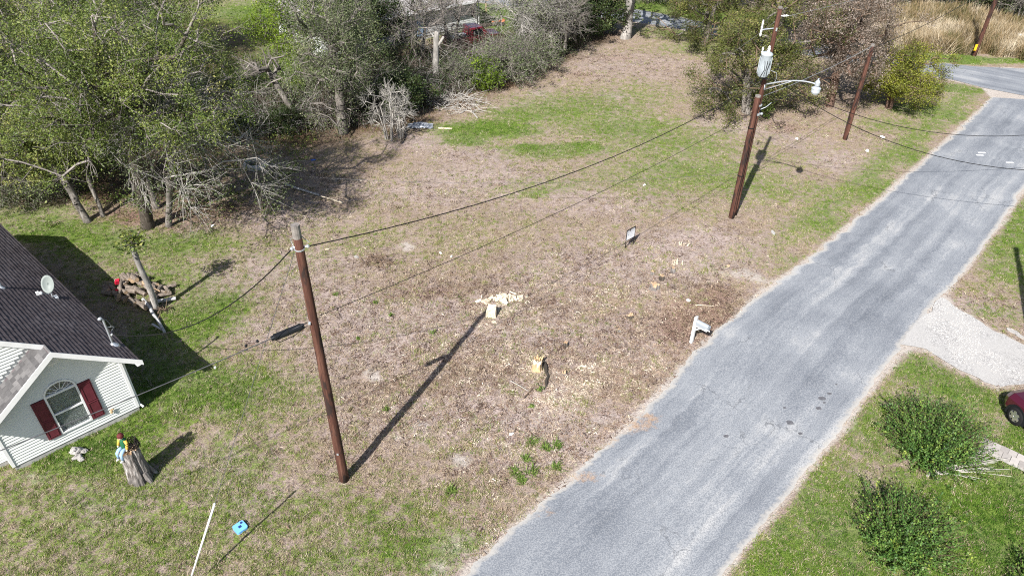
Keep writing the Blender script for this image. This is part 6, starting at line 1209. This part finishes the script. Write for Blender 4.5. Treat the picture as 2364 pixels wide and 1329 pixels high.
# weeds: small green plants and grass clumps on the lot
def weed(px, py, R_, H, n, seed, label, name='weed', blades=False, leaf='leaf_weed', group=None):
    t = thing(name, label, 'plant', at(px, py), 0, group); rg = np.random.default_rng(seed)
    if blades:
        th = rg.uniform(0, 6.28, n); d = np.stack([np.cos(th), np.sin(th), rg.uniform(.6, 1.8, n)], 1); d /= np.linalg.norm(d, axis=1, keepdims=True); L = rg.uniform(.5, 1, (n, 1)) * H * 1.4; s = rg.normal(0, R_ * .3, (n, 3)) * np.array([1, 1, 0]); m = s + d * L * .6; e = m + (d * np.array([1.3, 1.3, .1])) * L * .45; w = np.stack([-np.sin(th), np.cos(th), np.zeros(n)], 1) * .012
        V = np.stack([s - w, s + w, m + w, m - w, m - w, m + w, e + w * .1, e - w * .1], 1).reshape(-1, 3); F = np.arange(8 * n).reshape(-1, 4); finish('blades', np_mesh('blades', V, F, np.repeat(rg.random(n), 8)), leaf, t)
    else:
        C = rg.normal(0, 1, (n, 3)) * np.array([R_ * .5, R_ * .5, H * .3]) + np.array([0, 0, H * .5]); C[:, 2] = np.abs(C[:, 2]); V, F, T = leaf_quads(rg, C, .07, .6); finish('leaves', np_mesh('leaves', V, F, T), leaf, t)
        V, F = seg_tubes(np.zeros((8, 3)), rg.normal(0, 1, (8, 3)) * np.array([R_ * .4, R_ * .4, .02]) + np.array([0, 0, H * .7]), np.full(8, .006), np.full(8, .003), 3); finish('stem', np_mesh('stem', V, F), 'twig_brown', t)
for i, (px, py, r, lb) in enumerate(((775, 681, .12, 'small green weed right of the nearest pole, topmost of the row'), (865, 699, .11, 'small green weed in the bare soil, second from the pole'), (902, 728, .11, 'small green weed in the bare soil, third from the pole'), (1001, 770, .15, 'bright green weed left of the pole shadow, largest of the row'), (826, 783, .08, 'tiny green weed just right of the nearest pole'), (1247, 903, .16, 'green weed at the foot of the broken orange stump'), (1228, 935, .10, 'tiny green weed below the broken orange stump'), (893, 945, .13, 'green weed close to the pole shadow'), (118, 523, .3, 'leafy sapling behind the roof corner in the house shadow edge'))):
    weed(px, py, r, r * 1.4, 60 if r < .2 else 160, i, lb)
for i, (px, py, r, lb) in enumerate(((1282, 1080, .24, 'thick green grass clump nearest the road edge'), (1228, 1090, .26, 'long green grass clump left of the thick clump'), (1205, 1110, .22, 'green grass clump lowest of the weedy patch'), (1228, 1020, .26, 'tall green grass clump topmost of the weedy patch'), (1285, 1030, .24, 'grey green grass clump upper right of the weedy patch'), (1262, 1035, .2, 'small grass clump in the middle of the weedy patch'), (1190, 1090, .22, 'grass clump at the left of the weedy patch'), (1043, 1133, .26, 'lone green grass clump left of the weedy patch'), (1215, 1060, .18, 'small grass clump between the larger clumps'))):
    weed(px, py, r, .24, 48, 50 + i, lb, 'grass_clump', True)
# thicket: brambles, dead stems and dark undergrowth nobody could count
def thicket(seed=77, pts=((440, 352), (540, 335), (640, 322), (740, 308), (840, 296), (900, 280), (980, 258), (1060, 226), (1130, 200), (1200, 175), (1280, 150), (1360, 105)), n=5200, depth=1.15, nm=('dead_brambles', 'undergrowth'), lb=('tangled grey dead brambles filling the thicket along the lot', 'dark leafy undergrowth mixed through the thicket along the lot'), floor=True, kl=60000, mat='twig_dark', hs=1.0, rs=1.0):
    rg = np.random.default_rng(seed); line = np.array([G2(*p_) for p_ in pts]); q, t = resample(line, .05)
    i = rg.integers(0, len(q), n); off = rg.gamma(2.0, depth, n); nv = np.array([-.45, .9]); base = q[i] + nv * (off[:, None] + .2) + rg.normal(0, .3, (n, 2)); back = np.clip(off / 3, 0, 1); Hh = rg.uniform(.6, 2.2, n) * (.55 + .6 * back) * hs; z = np.zeros(n) - .03
    a = rg.uniform(0, 6.28, n); ln = rg.uniform(.1, .9, n) * Hh; s = np.column_stack([base, z]); m = s + np.column_stack([np.cos(a) * ln * .35, np.sin(a) * ln * .35, Hh * .65]); e = s + np.column_stack([np.cos(a) * ln * 1.1, np.sin(a) * ln * 1.1, Hh * rg.uniform(.5, 1.1, n)]); e2 = m + rg.normal(0, .35, (n, 3)); r = rg.uniform(.007, .018, n) * rs
    V, F = seg_tubes(np.vstack([s, m, m]), np.vstack([m, e, e2]), np.concatenate([r * 1.3, r, r * .8]), np.concatenate([r, r * .4, r * .3]), 3)
    tag(finish(nm[0], np_mesh(nm[0], V, F), mat), lb[0], 'brambles', kind='stuff')
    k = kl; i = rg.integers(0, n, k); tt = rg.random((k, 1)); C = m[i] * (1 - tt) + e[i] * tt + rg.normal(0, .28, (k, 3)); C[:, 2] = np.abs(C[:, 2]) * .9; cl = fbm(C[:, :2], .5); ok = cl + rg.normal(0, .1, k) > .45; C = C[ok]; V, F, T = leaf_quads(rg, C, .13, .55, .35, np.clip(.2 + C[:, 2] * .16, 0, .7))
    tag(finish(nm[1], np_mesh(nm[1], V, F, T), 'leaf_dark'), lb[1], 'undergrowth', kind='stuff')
    if not floor: return
    # weeds and tall grass on the woodland floor to the left
    k = 26000; P = np.stack([rg.uniform(-40, -12, k), rg.uniform(31, 56, k)], 1); P = P[fbm(P, .3) > .42]; k = len(P); C = np.column_stack([P, rg.gamma(2, .16, k)]) + rg.normal(0, .1, (k, 3)); C[:, 2] = np.abs(C[:, 2]); dist = (P[:, 1] - 31) + (P[:, 0] + 20) * .2; C = C[(dist > 1) | (rg.random(k) < .1)]
    V, F, T = leaf_quads(rg, C, .16, .5, .3); tag(finish('forest_floor_plants', np_mesh('forest_floor_plants', V, F, T), 'leaf_olive'), 'low green plants covering the woodland floor on the left', 'ground plants', kind='stuff')
thicket()
thicket(5, ((870, 255), (960, 225), (1060, 190), (1150, 160)), 2200, .95, ('bramble_heap', 'bramble_leaves'), ('grey brambles heaped in front of the grey house and pickup', 'sparse leaves in the brambles before the grey house'), False, 22000)
thicket(8, ((560, 330), (700, 316), (800, 300), (900, 285), (980, 258), (1060, 226), (1150, 190), (1280, 148)), 1500, .9, ('pale_dead_stems', 'sparse_stem_leaves'), ('pale bare dead stems standing along the front of the thicket', 'few leaves left on the pale dead stems of the thicket'), False, 3000, 'twig_pale', 1.25, .8)
